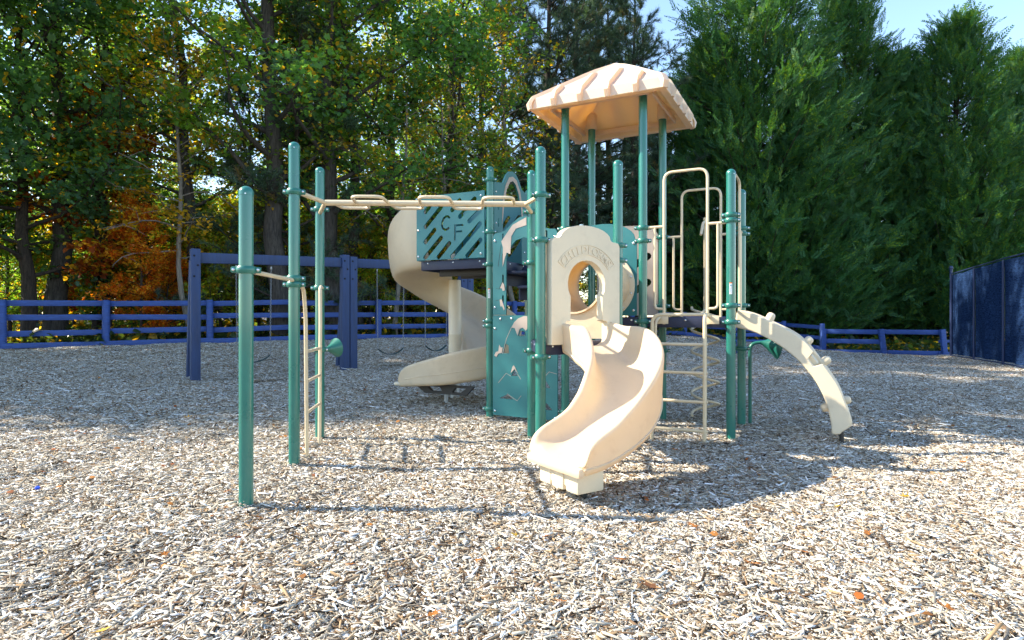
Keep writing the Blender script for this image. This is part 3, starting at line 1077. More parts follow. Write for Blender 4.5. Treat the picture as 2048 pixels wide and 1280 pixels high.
for al, outw in faces4:
    for q in (-.60, -.20, .20, .60):
        off = q * hw
        top = (hw - abs(off) - .06) * .96                 # run up to the hip
        def fn(t, off=off, top=top, al=al, outw=outw):
            # first stretch climbs the fascia, the rest the slope
            if t < .2:
                z = ZE - .004 + (ZF + .01 - ZE) * (t / .2); d = hw + .004
                p = cR + al * off + outw * d
                return Vector((p.x, p.y, z)), al, outw
            s_ = (t - .2) / .8
            d = (hw - .035) - top * s_ * .92
            p = cR + al * off + outw * d
            n_ = (outw * slope + Vector((0, 0, 1))).normalized()
            return Vector((p.x, p.y, ZF + (hw - .035 - d) * slope)), al, n_
        rib(fn, .036)
    # hip rib at the corner between this face and the next
    dg = (outw + al).normalized(); ac = Vector((-dg.y, dg.x, 0))
    def fh(t, dg=dg, ac=ac):
        R2 = math.sqrt(2)
        if t < .2:
            p = cR + dg * (hw * R2 - .012)
            return Vector((p.x, p.y, ZE - .002 + (ZF - ZE) * (t / .2))), ac, dg
        s_ = (t - .2) / .8
        d = (hw - .035) * R2 * (1 - s_ * .985)
        p = cR + dg * d
        return Vector((p.x, p.y, ZF + (hw - .035 - d / R2) * slope - .012)), ac, (dg * slope * .7 + Vector((0, 0, 1))).normalized()
    rib(fh, .050, .030)
for P in (P_A, P_AU, P_AR, P_AUR):
    m2 = MB(); m2.lathe([(.062, 0), (.064, .02), (.064, .18), (.05, .21)], (P.x, P.y, 3.765), (0, 0, 1), 20)
    sub(m2, 'socket', 'roof_plastic', roof)
# inner stiffening frame under the eave
for al, outw in faces4:
    c = cR + outw * (hw - .19)
    m2 = MB(); m2.box((c.x, c.y, ZE + .055), (hw - .22, .012, .03), (al, outw, Vector((0, 0, 1))), bev=.004)
    sub(m2, 'stiffener', 'roof_plastic', roof)

# ---- sweeping chutes
def chute(frames, prof_fn, closed_ends=True):
    V, F = [], []
    np_ = None
    for i, (p, h, t) in enumerate(frames):
        rt = Vector((h.y, -h.x, 0)).normalized()
        pr = prof_fn(t)
        np_ = len(pr)
        for l, z in pr:
            q = p + rt * l
            V.append((q.x, q.y, p.z + z))
    n = len(frames)
    for i in range(n - 1):
        for k in range(np_):
            j = (k + 1) % np_
            F.append((i * np_ + k, i * np_ + j, (i + 1) * np_ + j, (i + 1) * np_ + k))
    mb = MB(); mb.add(V, F)
    if closed_ends:
        for base_, rev in ((0, True), ((n - 1) * np_, False)):
            idx = list(range(np_))
            # strip between inner and outer skin
            half = np_ // 2
            for k in range(half - 1):
                a, b = k, k + 1
                c, d = np_ - 1 - (k + 1), np_ - 1 - k
                q = (base_ + a, base_ + b, base_ + c, base_ + d)
                mb.f.append(q if not rev else q[::-1]); mb.m.append(0)
    return mb
def plan_path(p0, h0, segs, n=60):
    """segs: list of (length, turn angle) ; returns [(point2d, heading, t)]"""
    tot = sum(s_[0] for s_ in segs)
    out_ = []
    p = Vector((p0.x, p0.y, 0)); ang = math.atan2(h0.y, h0.x)
    steps = n; ds = tot / steps; acc = 0
    bounds = []
    a0 = 0
    for ln, tu in segs:
        bounds.append((a0, a0 + ln, tu / ln)); a0 += ln
    out_.append((p.copy(), Vector((math.cos(ang), math.sin(ang), 0)), 0.0))
    for k in range(steps):
        sm = (k + .5) * ds
        cur = next(c for (b0, b1, c) in bounds if sm <= b1 + 1e-9)
        ang += cur * ds / 2
        p = p + Vector((math.cos(ang), math.sin(ang), 0)) * ds
        ang += cur * ds / 2
        out_.append((p.copy(), Vector((math.cos(ang), math.sin(ang), 0)), (k + 1) / steps))
    return out_

def slide_profile(wb, hl, hr, fl=.075, under=.075, skirt=False):
    """left skin (l<0) height hl, right skin hr; goes along the inner skin then back along the outer one"""
    inner = [(-wb - fl, hl), (-wb - fl * .85, hl * .75), (-wb - fl * .62, hl * .45), (-wb - fl * .30, min(hl * .45, max(.045, hl * .20))), (-wb + .02, min(.018, hl * .3)), (-wb * .5, .002), (0, 0),
             (wb * .5, .002), (wb - .02, min(.018, hr * .3)), (wb + fl * .30, min(hr * .45, max(.045, hr * .20))), (wb + fl * .62, hr * .45), (wb + fl * .85, hr * .75), (wb + fl, hr),
             (wb + fl + .012, hr + .016), (wb + fl + .036, hr + .016)]
    b = (wb + fl + .030, -.03) if skirt else (wb + fl * .9, .0)
    c = (wb + fl + .022, -under) if skirt else (wb + .01, -under * .75)
    right = [(wb + fl + .052, hr - .004), (wb + fl + .044, min(hr - .03, hr * .8)), (wb + fl + .036, hr * .40), b, c, (wb * .5, -under)]
    b, c = (-b[0], b[1]), (-c[0], c[1])
    left = [(-wb * .5, -under), c, b, (-wb - fl - .036, hl * .40), (-wb - fl - .044, min(hl - .03, hl * .8)), (-wb - fl - .052, hl - .004), (-wb - fl - .036, hl + .016), (-wb - fl - .012, hl + .016)]
    return inner + right + [(0, -under)] + left

# front curved slide
pT2D = (P_D - P_T).normalized()
NF = Vector((pT2D.y, -pT2D.x, 0))
mid = (P_T + P_D) / 2
s0 = mid + NF * .05 + pT2D * .015
base_path = plan_path(s0, NF, [(.30, -R(4)), (.16, -R(10)), (.72, -R(66)), (.16, -R(9)), (.36, -R(2))], 64)
frames = []
Ltot = 1.88
for p, h, t in base_path:
    z = 1.03 - .06 * smoothstep(0, .16, t) - .68 * (smoothstep(.05, .93, t) * .78 + .22 * t)
    frames.append((Vector((p.x, p.y, z)), h, t))
def slide_w(t):
    return .176 + .036 * smoothstep(.45, .90, t)
def prof1(t):
    e_ = max(0.0, (t - .86) / .14)
    dropl = math.sqrt(max(0, 1 - e_ ** 2))                                     # rounded front end of the walls
    hl = (.20 + .15 * smoothstep(.0, .35, t) - .17 * smoothstep(.55, .92, t)) * dropl + .012
    hr = (.19 + .12 * smoothstep(.0, .25, t) - .15 * smoothstep(.50, .92, t)) * dropl + .012
    return slide_profile(slide_w(t), hl, hr, fl=.080, skirt=True)
mb = chute(frames, prof1)
slide = part(mb, 'slide', 'plastic', subsurf=1, label='curved beige open slide')
# bead along the outer skin
for sgn in (-1, 1):
    path = []
    for p, h, t in frames[2:]:
        rt = Vector((h.y, -h.x, 0))
        q = p + rt * (sgn * (slide_w(t) + .080 + .031))
        path.append((q.x, q.y, p.z - .012))
    mb = MB(); mb.tube(path, .007, 6)
    sub(mb, 'bead', 'plastic', slide)
# lip, foot box and leg
pe, he, _ = frames[-1]
rt = Vector((he.y, -he.x, 0))
mb = MB()
mb.box(pe + he * .010 + Vector((0, 0, -.036)), (.030, .318, .036), (he, rt, Vector((0, 0, 1))), bev=.022)
sub(mb, 'lip', 'plastic', slide)
fc = pe - he * .14
for k in (-1, 0, 1):
    mb = MB(); mb.box(fc + rt * (k * .158) + Vector((0, 0, -.128)), (.125 - .006 * abs(k), .070, .078), (he, rt, Vector((0, 0, 1))), bev=.016)
    sub(mb, 'foot_block', 'plastic_thick', slide)
mb = MB(); mb.box(fc + Vector((0, 0, -.118)), (.112, .215, .055), (he, rt, Vector((0, 0, 1))), bev=.01)
sub(mb, 'foot_core', 'plastic_thick', slide)
for k in (-.10, .12):
    mb = MB(); mb.box(fc + rt * k - he * .04 + Vector((0, 0, -.18 - .10)), (.016, .014, .12), (he, rt, Vector((0, 0, 1))))
    sub(mb, 'leg', 'dark_steel', slide)

# spiral slide
H2 = -RR
st = P_0L + U * (1.12 * .5) + RR * .02
RSP = .54
LARC = 2 * math.pi * RSP
spath = plan_path(st, H2, [(.14, 0), (LARC, -2 * math.pi), (.36, 0)], 120)
kz = [(0, 2.03), (.05, 2.02), (.14, 1.96), (.25, 1.78), (.36, 1.46), (.47, 1.10), (.60, .74), (.72, .55), (.85, .43), (.93, .395), (1.0, .375)]
kt = np.linspace(0, 1, 201); kv = np.interp(kt, [a for a, _ in kz], [b for _, b in kz])
for _ in range(30):
    kv[1:-1] = (kv[:-2] + kv[1:-1] * 2 + kv[2:]) / 4
sf = [(Vector((p.x, p.y, float(np.interp(t, kt, kv)))), h, t) for p, h, t in spath]
def prof2(t):
    e_ = max(0.0, (t - .93) / .07)
    rnd_ = math.sqrt(max(0, 1 - e_ ** 2))
    hl = (.40 + .42 * (1 - smoothstep(.03, .25, t)) + .08 * smoothstep(.3, .45, t) - .12 * smoothstep(.60, .80, t) - .14 * smoothstep(.80, .95, t)) * rnd_ + .012
    hr = (.20 - .04 * smoothstep(.8, .93, t)) * rnd_ + .012
    wb = .345 - .065 * smoothstep(.80, .92, t)
    return slide_profile(wb, hl, hr, fl=.075, skirt=t > .5)
mb = chute(sf, prof2)
spiral = part(mb, 'spiral_slide', 'plastic', subsurf=1, label='tall beige spiral slide')
cS = st + H2 * .14 + U * RSP
mb = MB(); mb.lathe([(.085, .42), (.095, .50), (.095, 1.02), (.099, 1.03), (.099, 1.05), (.095, 1.06), (.10, 1.5), (.09, 1.86)], (cS.x, cS.y, 0), (0, 0, 1), 24)
sub(mb, 'column', 'plastic_thick', spiral)
path = []
for p, h, t in sf[int(len(sf) * .62):-4]:
    q = p + Vector((-h.y, h.x, 0)) * (.345 - .065 * smoothstep(.80, .92, t) + .075 + .036)
    path.append((q.x, q.y, p.z + .10 - .06 * smoothstep(.8, 1, t)))
mb = MB(); mb.tube(path, .006, 6)
sub(mb, 'bead', 'plastic', spiral)
gS = gz(cS.x, cS.y)
mb = MB(); mb.tube([(cS.x, cS.y, gS - .2), (cS.x, cS.y, .46)], .075, 20)
sub(mb, 'column_foot', 'steel', spiral)
pe, he, _ = sf[-1]
rt = Vector((he.y, -he.x, 0))
mb = MB(); mb.box(pe + he * .05 + Vector((0, 0, -.032)), (.10, .30, .030), (he, rt, Vector((0, 0, 1))), bev=.026)
sub(mb, 'lip', 'plastic_thick', spiral)
# dark steel bracket with cut-outs under the run-out
o_ = pe - he * 1.10 - rt * .10
outl = [(0, .36), (1.02, .34), (.86, .20), (.12, .20)]
outl = [(1.02, .345), (.82, .215), (.13, .215), (0, .345)]
hol = [[(.78, .315), (.70, .25), (.52, .25), (.56, .315)], [(.30, .315), (.36, .25), (.22, .25), (.12, .315)]]
mb = MB(); mb.plate(outl, hol, (o_.x, o_.y), (he.x, he.y), .05)
sub(mb, 'bracket', 'dark_steel', spiral)
for k in (-.16, .16):
    q = pe - he * .45 + rt * k
    mb = MB(); mb.tube([(q.x, q.y, gz(q.x, q.y) - .1), (q.x, q.y, pe.z - .04)], .03, 12)
    sub(mb, 'leg', 'steel', spiral) if k > 0 else None

# ---- slide entrance panel with raised lettering
oT = (P_T.x, P_T.y)
dT = (pT2D.x, pT2D.y)
WP = (P_D - P_T).length
hc = WP / 2
w2 = WP / 2 - .058
outer = [(hc - w2, 1.05), (hc - w2, 1.975), (hc - w2 + .02, 2.005), (hc - w2 + .10, 2.015)]
for k in range(0, 13):
    t = math.pi * (1 - k / 12)
    outer.append((hc + (w2 - .115) * math.cos(t), 2.030 + .115 * math.sin(t)))
outer += [(hc + w2 - .10, 2.015), (hc + w2 - .02, 2.005), (hc + w2, 1.975), (hc + w2, 1.05), (hc + .252, 1.05), (hc + .252, 1.245), (hc + .234, 1.262), (hc + .202, 1.262), (hc + .190, 1.275), (hc + .190, 1.50)]
ro, zo = .222, 1.600
for k in range(0, 17):
    t = R(-27) + R(234) * k / 16
    outer.append((hc + ro * math.cos(t), zo + ro * math.sin(t)))
outer += [(hc - .190, 1.50), (hc - .190, 1.275), (hc - .202, 1.262), (hc - .234, 1.262), (hc - .252, 1.245), (hc - .252, 1.05)]
mb = MB(); mb.plate(outer, [], oT, dT, .085, off=.045)
panel = part(mb, 'slide_panel', 'plastic_thick', bevel=.014, label='beige arched slide entrance panel with raised lettering')
pn = Vector((pT2D.y, -pT2D.x, 0))
def arc_strip(r0, r1, a0, a1, off, zc):
    V, F = [], []
    n = 24
    for k in range(n + 1):
        a = R(a0 + (a1 - a0) * k / n)
        for r_ in (r0, r1):
            for dd in (0, .006):
                q = P_T + pT2D * (hc + r_ * math.cos(a)) + pn * (off + dd)
                V.append((q.x, q.y, zc + r_ * math.sin(a)))
    for k in range(n):
        b = k * 4
        F += [(b + 1, b + 3, b + 7, b + 5), (b, b + 1, b + 5, b + 4), (b + 2, b + 6, b + 7, b + 3)]
    F += [(0, 2, 3, 1), (n * 4, n * 4 + 1, n * 4 + 3, n * 4 + 2)]
    return V, F
zL = 1.555
for (r0, r1) in ((.318, .325), (.408, .415)):
    mb = MB(); mb.add(*arc_strip(r0, r1, 36, 144, .0872, zL))
    sub(mb, 'border_bead', 'plastic_thick', panel)
for a_ in (36, 144):
    mb = MB(); mb.add(*arc_strip(.325, .408, a_ - .6, a_ + .6, .0872, zL))
    sub(mb, 'border_bead', 'plastic_thick', panel)
word = 'CHILDFORMS'
dg = bpy.context.evaluated_depsgraph_get()
LV, LF = [], []
for k, ch in enumerate(word):
    cu = bpy.data.curves.new('letter', 'FONT')
    cu.body = ch; cu.size = .098; cu.align_x = 'CENTER'; cu.extrude = .002; cu.offset = .0012; cu.resolution_u = 3
    to = bpy.data.objects.new('letter', cu)
    COL.objects.link(to)
    dg.update()
    tm = bpy.data.meshes.new_from_object(to.evaluated_get(bpy.context.evaluated_depsgraph_get()))
    a = R(137 - k * (94 / 9))
    ca, sa = math.cos(a), math.sin(a)
    b = len(LV)
    for v in tm.vertices:
        lx, ly = v.co.x, v.co.y
        rad = .332 + ly
        px_, pz_ = rad * ca + lx * sa, rad * sa - lx * ca
        q = P_T + pT2D * (hc + px_) + pn * (.0880 + v.co.z + .004)
        LV.append((q.x, q.y, zL + pz_))
    LF += [tuple(i + b for i in p.vertices) for p in tm.polygons]
    bpy.data.objects.remove(to, do_unlink=True)
    bpy.data.curves.remove(cu)
mb = MB(); mb.add(LV, LF)
sub(mb, 'lettering', 'plastic_thick', panel, smooth=0)

# ---- crawl tube between the triangle deck and the roof deck
tA, tB = (P_DL + P_D) / 2, (P_AR + P_A) / 2
zc = 1.655
RT = .325
mb = MB()
V, F = [], []
n, m = 40, 9
ax = (tB - tA).normalized(); sx = RR
Ltube = (tB - tA).length
for i in range(m):
    t = -.03 + (Ltube + .06) * i / (m - 1)
    for r_ in (RT, RT - .018):
        for k in range(n):
            a = 2 * math.pi * k / n
            q = tA + ax * t + sx * (r_ * math.cos(a))
            V.append((q.x, q.y, zc + r_ * math.sin(a)))
for i in range(m - 1):
    for k in range(n):
        l = (k + 1) % n
        a = i * 2 * n; b = (i + 1) * 2 * n
        hole = (i in (3, 4) and k in (0, 1, n - 1, n - 2, 18, 19, 20, 21)) and False
        F += [(a + k, a + l, b + l, b + k), (a + n + k, b + n + k, b + n + l, a + n + l)]
for i in (0, m - 1):
    a = i * 2 * n
    for k in range(n):
        l = (k + 1) % n
        F.append((a + k, a + l, a + n + l, a + n + k))
mb.add(V, F)
tube = part(mb, 'crawl_tube', 'plastic', label='beige crawl tube')
for t, dirn in ((.03, -1), (Ltube - .035, 1)):
    mb = MB()
    c = tA + ax * t + Vector((0, 0, zc))
    prof = [(RT, -.012), (RT + .055, -.012), (RT + .06, 0), (RT + .055, .012), (RT, .012)]
    V, F = [], []
    for k in range(n):
        a = 2 * math.pi * k / n
        for r_, h_ in prof:
            V.append(c + sx * (r_ * math.cos(a)) + Vector((0, 0, r_ * math.sin(a))) + ax * h_)
    for k in range(n):
        l = (k + 1) % n
        for q in range(5):
            F.append((k * 5 + q, k * 5 + (q + 1) % 5, l * 5 + (q + 1) % 5, l * 5 + q))
    mb.add(V, F)
    fl_ = sub(mb, 'flange', 'plastic_thick', tube)
    mb = MB()
    for k in range(12):
        a = 2 * math.pi * (k + .5) / 12
        mb.lathe([(.013, 0), (.012, .005), (.004, .009)], c + sx * ((RT + .03) * math.cos(a)) + Vector((0, 0, (RT + .03) * math.sin(a))) - ax * .013, -ax, 8)
    sub(mb, 'bolt', 'bolt', tube)
for t, sgn in ((.40, -1), (.40, 1)):
    for rr_, s2 in ((RT + .0015, 1), (RT - .0195, -1)):
        c = tA + ax * (Ltube * t) + sx * (sgn * rr_) + Vector((0, 0, zc + .02))
        mb = MB(); mb.lathe([(.036, 0), (.036, .0012)], c, sx * (sgn * s2), 18)
        sub(mb, 'peep_hole', 'hole_dark', tube)

# ---- panels
def P2(lst, o, d, ox=0, oy=0, sc=1.0):
    return [on_plane(ox + x / sc, oy + y / sc, o, d) for x, y in lst]
def stadium(a, b, r, n=5):
    ax_, az = b[0] - a[0], b[1] - a[1]
    an = math.atan2(az, ax_)
    out_ = []
    for c, s_ in ((b, -1), (a, 1)):
        for k in range(n + 1):
            t = an + (-math.pi / 2 + math.pi * k / n if s_ < 0 else math.pi / 2 + math.pi * k / n)
            out_.append((c[0] + r * math.cos(t), c[1] + r * math.sin(t)))
    return out_
def stroke(pts, w):
    """closed outline round a polyline"""
    Lf, Rt = [], []
    for i, p in enumerate(pts):
        a = pts[max(0, i - 1)]; b = pts[min(len(pts) - 1, i + 1)]
        dx, dz = b[0] - a[0], b[1] - a[1]; ln = math.hypot(dx, dz)
        nx, nz_ = -dz / ln * w / 2, dx / ln * w / 2
        Lf.append((p[0] + nx, p[1] + nz_)); Rt.append((p[0] - nx, p[1] - nz_))
    return Lf + Rt[::-1]
def bolts(par, spots, o, d, off):
    d3 = Vector((d[0], d[1], 0)).normalized(); nrm = Vector((d3.y, -d3.x, 0))
    mb = MB()
    for a, z in spots:
        q = Vector((o[0], o[1], 0)) + d3 * a + nrm * off + Vector((0, 0, z))
        mb.lathe([(.015, 0), (.014, .005), (.005, .010)], q, nrm, 10)
    sub(mb, 'bolt', 'bolt', par)

# slotted letter panel C F ; local frame runs from its left end to the post
dv = RR
oCF = P_0L - U * .035
oC = (oCF.x, oCF.y); dC = (dv.x, dv.y)
WC, z0c, z1c = S2 - .055, 2.055, 2.905
def cf(x, y):                       # enlarged-photo reading -> metres on the panel
    t = (x - 272) / 508.0
    yb, yt = 772 - 27 * t, 262 - 52 * t
    return (t * WC, z0c + (yb - y) / (yb - yt) * (z1c - z0c))
rs = .031
slots = [((340, 380), (372, 338)), ((341, 500), (462, 342)), ((340, 622), (412, 524)), ((340, 745), (462, 588)), ((442, 742), (524, 632)),
         ((545, 738), (748, 478)), ((656, 733), (752, 606)), ((603, 418), (640, 372)), ((672, 455), (748, 372)), ((545, 366), (600, 290)), ((655, 340), (710, 278))]
holes = [stadium(cf(*a), cf(*b), rs) for a, b in slots]
Cpts = [(528, 432), (516, 416), (500, 416), (482, 432), (470, 462), (468, 490), (476, 514), (494, 524), (512, 518), (524, 504)]
holes.append(stroke([cf(*p) for p in Cpts], .030))
Fo = [(560, 482), (626, 478), (630, 492), (574, 497), (574, 532), (618, 528), (620, 543), (574, 547), (572, 610), (558, 608)]
holes.append([cf(*p) for p in Fo])
c_ = .03
outer = [(c_, z0c), (WC, z0c), (WC, z1c), (.03, z1c), (0, z1c - c_), (0, z0c + c_)]
mb = MB(); mb.plate(outer, holes, oC, dC, .02)
cfp = part(mb, 'letter_panel', 'panel_green', smooth=0, label='blue green slotted panel with cut out letters C and F')
bolts(cfp, [(.03, z0c + .05), (.03, z0c + .40), (.03, z1c - .06), (WC - .05, z0c + .05), (WC - .05, z1c - .06)], oC, dC, .011)
# its twin on the far side of the upper deck
oB = P_0UL + U * .035
mb = MB(); mb.plate(outer, [stadium((.10 + .17 * k, z0c + .15), (.26 + .17 * k, z0c + .36), rs) for k in range(5)] + [stadium((.10 + .17 * k, z0c + .48), (.26 + .17 * k, z0c + .69), rs) for k in range(5)], (oB.x, oB.y), dC, .02)
part(mb, 'slotted_panel', 'panel_green', smooth=0)
# slide mouth side: narrow panels each side of the chute
oE = P_0L - RR * .02
dU = (U.x, U.y)
for a0, a1 in ((.0, .16), (.96, 1.12)):
    mb = MB(); mb.plate([(a0, z0c), (a1, z0c), (a1, z1c - .05), (a0, z1c - .05)], [], (oE.x, oE.y), dU, .02)
    part(mb, 'slotted_panel', 'panel_green', smooth=0)

# entrance arch of the upper deck (plane runs away from the front post)
oA = P_0 + RR * .035 + U * .03
oAr, dAr = (oA.x, oA.y), dU
def ar(lst): return [on_plane(x, y, oAr, dAr) for x, y in lst]
mb = MB()
wA = 1.04
def arch(zb, zs, zp, half, cen, n=12, wid=.5):
    pass
outer = [(.0, 2.03), (.0, 3.02), (.10, 3.03), (.24, 3.05), (.33, 3.17), (.42, 3.235), (.52, 3.255), (.62, 3.235), (.71, 3.17), (.80, 3.06), (.92, 3.03), (wA, 3.02), (wA, 2.03),
         (.80, 2.03), (.80, 2.55), (.77, 2.80), (.70, 2.98), (.61, 3.09), (.52, 3.125), (.43, 3.09), (.34, 2.98), (.27, 2.80), (.24, 2.55), (.24, 2.03)]
mb.plate(outer, [stadium((.12, 2.25 + .22 * k), (.12, 2.34 + .22 * k), .012) for k in range(3)], oAr, dAr, .02)
ap = part(mb, 'arch_panel', 'panel_green', smooth=0, label='green peaked arch panel at the top of the steps')
band_o = [(.83, 2.50), (.815, 2.80), (.74, 3.02), (.63, 3.155), (.52, 3.185), (.41, 3.155), (.30, 3.02), (.225, 2.80), (.21, 2.50)]
band_i = [(.24, 2.62), (.27, 2.80), (.34, 2.98), (.43, 3.09), (.52, 3.125), (.61, 3.09), (.70, 2.98), (.77, 2.80), (.80, 2.62)]
mb = MB(); mb.plate(band_o + band_i, [], oAr, dAr, .004, off=.0125)
sub(mb, 'tan_inlay', 'panel_tan', ap, smooth=0)
bolts(ap, [(.05, 2.12), (.05, 2.9), (.05, 2.5), (wA - .06, 2.12), (wA - .06, 2.5), (wA - .06, 2.9), (wA - .16, 2.2), (wA - .16, 2.6)], oAr, dAr, .011)

# stair side: lower mountain panel and arch above it
dS3 = (P_AR - P_0).normalized()
oS3 = P_0 + Vector((dS3.y, -dS3.x, 0)) * .045
oS, dS = (oS3.x, oS3.y), (dS3.x, dS3.y)
WS = (P_AR - P_0).length
a0, a1 = .078, WS - .075
def mo(lst):                       # enlarged-photo reading of the mountain panel -> metres
    return [(a0 + (x - 970) / 565.0 * (a1 - a0), .075 + (1130 - y) / 922.0 * 1.245) for x, y in lst]
holes = [mo(h_) for h_ in ([(1066, 555), (1072, 510), (1088, 465), (1112, 485), (1118, 555)], [(1135, 758), (1168, 702), (1196, 760)], [(1030, 972), (1105, 928), (1155, 976)],
                           [(1418, 850), (1428, 800), (1440, 790), (1477, 850)], [(1410, 1045), (1440, 980), (1497, 1045)], [(1200, 395), (1214, 345), (1262, 352), (1266, 395)])]
outer = [(a0 + .02, .075), (a1 - .02, .075), (a1, .095), (a1, 1.32), (a0, 1.32), (a0, .095)]
mb = MB(); mb.plate(outer, holes, oS, dS, .02)
mp_ = part(mb, 'mountain_panel', 'panel_green', smooth=0, label='green lower panel with mountain cut outs and tan inlays')
for pl in ([(1140, 318), (1166, 270), (1200, 236), (1250, 214), (1320, 216), (1320, 330), (1290, 310), (1268, 345), (1240, 318), (1212, 330), (1196, 392), (1170, 325)],
           [(984, 578), (1000, 545), (1022, 540), (1030, 478), (1044, 505), (1060, 500), (1055, 552), (1022, 560), (1004, 592)],
           [(1134, 735), (1150, 675), (1160, 662), (1172, 680), (1200, 742), (1168, 694)]):
    mb = MB(); mb.plate(mo(pl), [], oS, dS, .004, off=.0125)
    sub(mb, 'tan_inlay', 'panel_tan', mp_, smooth=0)
# engraved mountain lines, tan core showing
for pl in ([(1140, 318), (1095, 420), (1060, 560)], [(1020, 830), (1092, 738), (1135, 762)], [(1196, 742), (1222, 785)], [(1100, 925), (1190, 984), (1226, 934)], [(1420, 762), (1466, 706), (1530, 722)]):
    mb = MB(); mb.plate(stroke(mo(pl), .005), [], oS, dS, .003, off=.0105)
    sub(mb, 'engraved_line', 'panel_tan', mp_, smooth=0)
bolts(mp_, [mo([p])[0] for p in ((990, 330), (1040, 242), (1140, 238), (990, 1090), (1516, 1110), (1400, 242))], oS, dS, .011)
c = (a0 + a1) / 2
outer = [(a0, 1.327), (a0, 2.30), (a0 + .03, 2.345), (a0 + .10, 2.35), (a0 + .17, 2.37), (c - .16, 2.46), (c - .08, 2.515), (c, 2.53), (c + .08, 2.515), (c + .16, 2.46), (a1 - .17, 2.37), (a1 - .10, 2.35),
         (a1 - .03, 2.345), (a1, 2.30), (a1, 1.327), (a1 - .19, 1.327), (a1 - .19, 2.02), (a1 - .22, 2.14), (c + .12, 2.24), (c, 2.27), (c - .12, 2.24), (a0 + .22, 2.14), (a0 + .19, 2.02), (a0 + .19, 1.327)]
hl_ = [stadium((a0 + .145, 1.45 + .255 * k), (a0 + .145, 1.56 + .255 * k), .012) for k in range(4)] + [stadium((a1 - .145, 1.45 + .255 * k), (a1 - .145, 1.56 + .255 * k), .012) for k in range(4)]
mb = MB(); mb.plate(outer, hl_, oS, dS, .02)
ap2 = part(mb, 'arch_panel', 'panel_green', smooth=0, label='green arched side panel beside the steps')
def st2(lst): return [on_plane(780 + x / 4, 330 + y / 4, oS, dS) for x, y in lst]
for pl in ([(895, 612), (930, 560), (985, 480), (1095, 418), (1095, 482), (1010, 510), (975, 570), (966, 715), (938, 700), (926, 735), (905, 815), (908, 660)],
           [(885, 985), (905, 938), (918, 960), (922, 1005), (906, 1008), (900, 988)], [(882, 1078), (898, 1076), (922, 1150), (916, 1164), (902, 1130), (888, 1132)]):
    mb = MB(); mb.plate(st2(pl), [], oS, dS, .004, off=.0125)
    sub(mb, 'tan_inlay', 'panel_tan', ap2, smooth=0)
for pl in ([(892, 640), (868, 812)], [(850, 985), (876, 994), (900, 940)], [(850, 1085), (884, 1078)], [(918, 960), (942, 1030)]):
    mb = MB(); mb.plate(stroke(st2(pl), .004), [], oS, dS, .003, off=.0105)
    sub(mb, 'engraved_line', 'dark_steel', ap2, smooth=0)
bolts(ap2, [(a0 + .03, 2.25), (a0 + .03, 1.42), (a1 - .03, 2.25), (a1 - .03, 1.42)], oS, dS, .011)

# green panels carrying the crawl tube
def tube_panel(pa, off, zb, label, mat_='panel_green'):
    d = (RR.x, RR.y); o = pa + U * off
    w = S
    zs, zp = zb + .86, zb + 1.05
    outer = [(.065, zb), (w - .065, zb), (w - .065, zs - .02), (w - .085, zs)]
    outer += [(w / 2 + (w / 2 - .085) * math.cos(t), zs + (zp - zs) * math.sin(t)) for t in [k * math.pi / 12 for k in range(1, 12)]]
    outer += [(.085, zs), (.065, zs - .02)]
    hole = [(w / 2 + (RT + .004) * math.cos(t), zc + (RT + .004) * math.sin(t)) for t in [2 * math.pi * k / 36 for k in range(36)]]
    mb = MB(); mb.plate(outer, [hole], (o.x, o.y), d, .02)
    q = part(mb, 'tube_panel', mat_, smooth=0, label=label)
    bolts(q, [(.10, zb + .06), (.10, zs - .05), (w - .10, zb + .06), (w - .10, zs - .05)], (o.x, o.y), d, .011)
tube_panel(P_AR, -.01, 1.315, 'green round topped panel at the far end of the crawl tube')
tube_panel(P_DL, .01, 1.085, 'beige moulded panel behind the slide entrance', 'plastic')
# tan slotted panel on the far side of the roof deck
o = P_AUR + U * .03
outer = [(.065, 1.32), (S - .065, 1.32), (S - .065, 2.34), (S - .10, 2.40)] + [(S / 2 + .36 * math.cos(t), 2.40 + .07 * math.sin(t)) for t in [k * math.pi / 8 for k in range(1, 8)]] + [(.10, 2.40), (.065, 2.34)]
hl_ = [stadium((.52, 1.60 + .33 * k), (.74, 1.74 + .33 * k), .045) for k in range(2)] + [stadium((.16, 1.55 + .33 * k), (.36, 1.70 + .33 * k), .045) for k in range(2)]
mb = MB(); mb.plate(outer, hl_, (o.x, o.y), (RR.x, RR.y), .02)
part(mb, 'barrier_panel', 'panel_tan', smooth=0, label='tan barrier panel with angled slots under the roof')

# ---- loop guard rails on three sides of the climber deck
RT_ = .0155
def guard(pa, d, outw, side_off, zt=2.88, name_label=None):
    o_ = pa + outw * side_off
    def q(a, z): return (o_.x + d.x * a, o_.y + d.y * a, z)
    L0, L1 = .235, .695
    mb = MB()
    mb.tube(fillet([q(L0, 1.22), q(L0, zt), q(L1, zt), q(L1, 1.22)], .10, 8), RT_, 10)
    o = part(mb, 'guard_rail', 'tube_beige', label=name_label)
    for (p0, p1, pl) in ((.045, L0, .135), (S - .045, L1, .80)):
        mb = MB(); mb.tube([q(p0, 2.29), q(p1, 2.29)], RT_, 10); sub(mb, 'arm', 'tube_beige', o)
        mb = MB(); mb.tube(fillet([q(pl, 2.29), q(pl, 1.39), q(p1, 1.39)], .11, 8), RT_ * .92, 10); sub(mb, 'side_loop', 'tube_beige', o)
    for a_ in (L0, L1):
        mb = MB(); c = Vector(q(a_, 1.25)); mb.box(c - outw * .012, (.035, .006, .035), (d, outw, Vector((0, 0, 1))), bev=.003)
        sub(mb, 'foot_plate', 'tube_beige', o)
guard(P_A, RR, -U, .005)
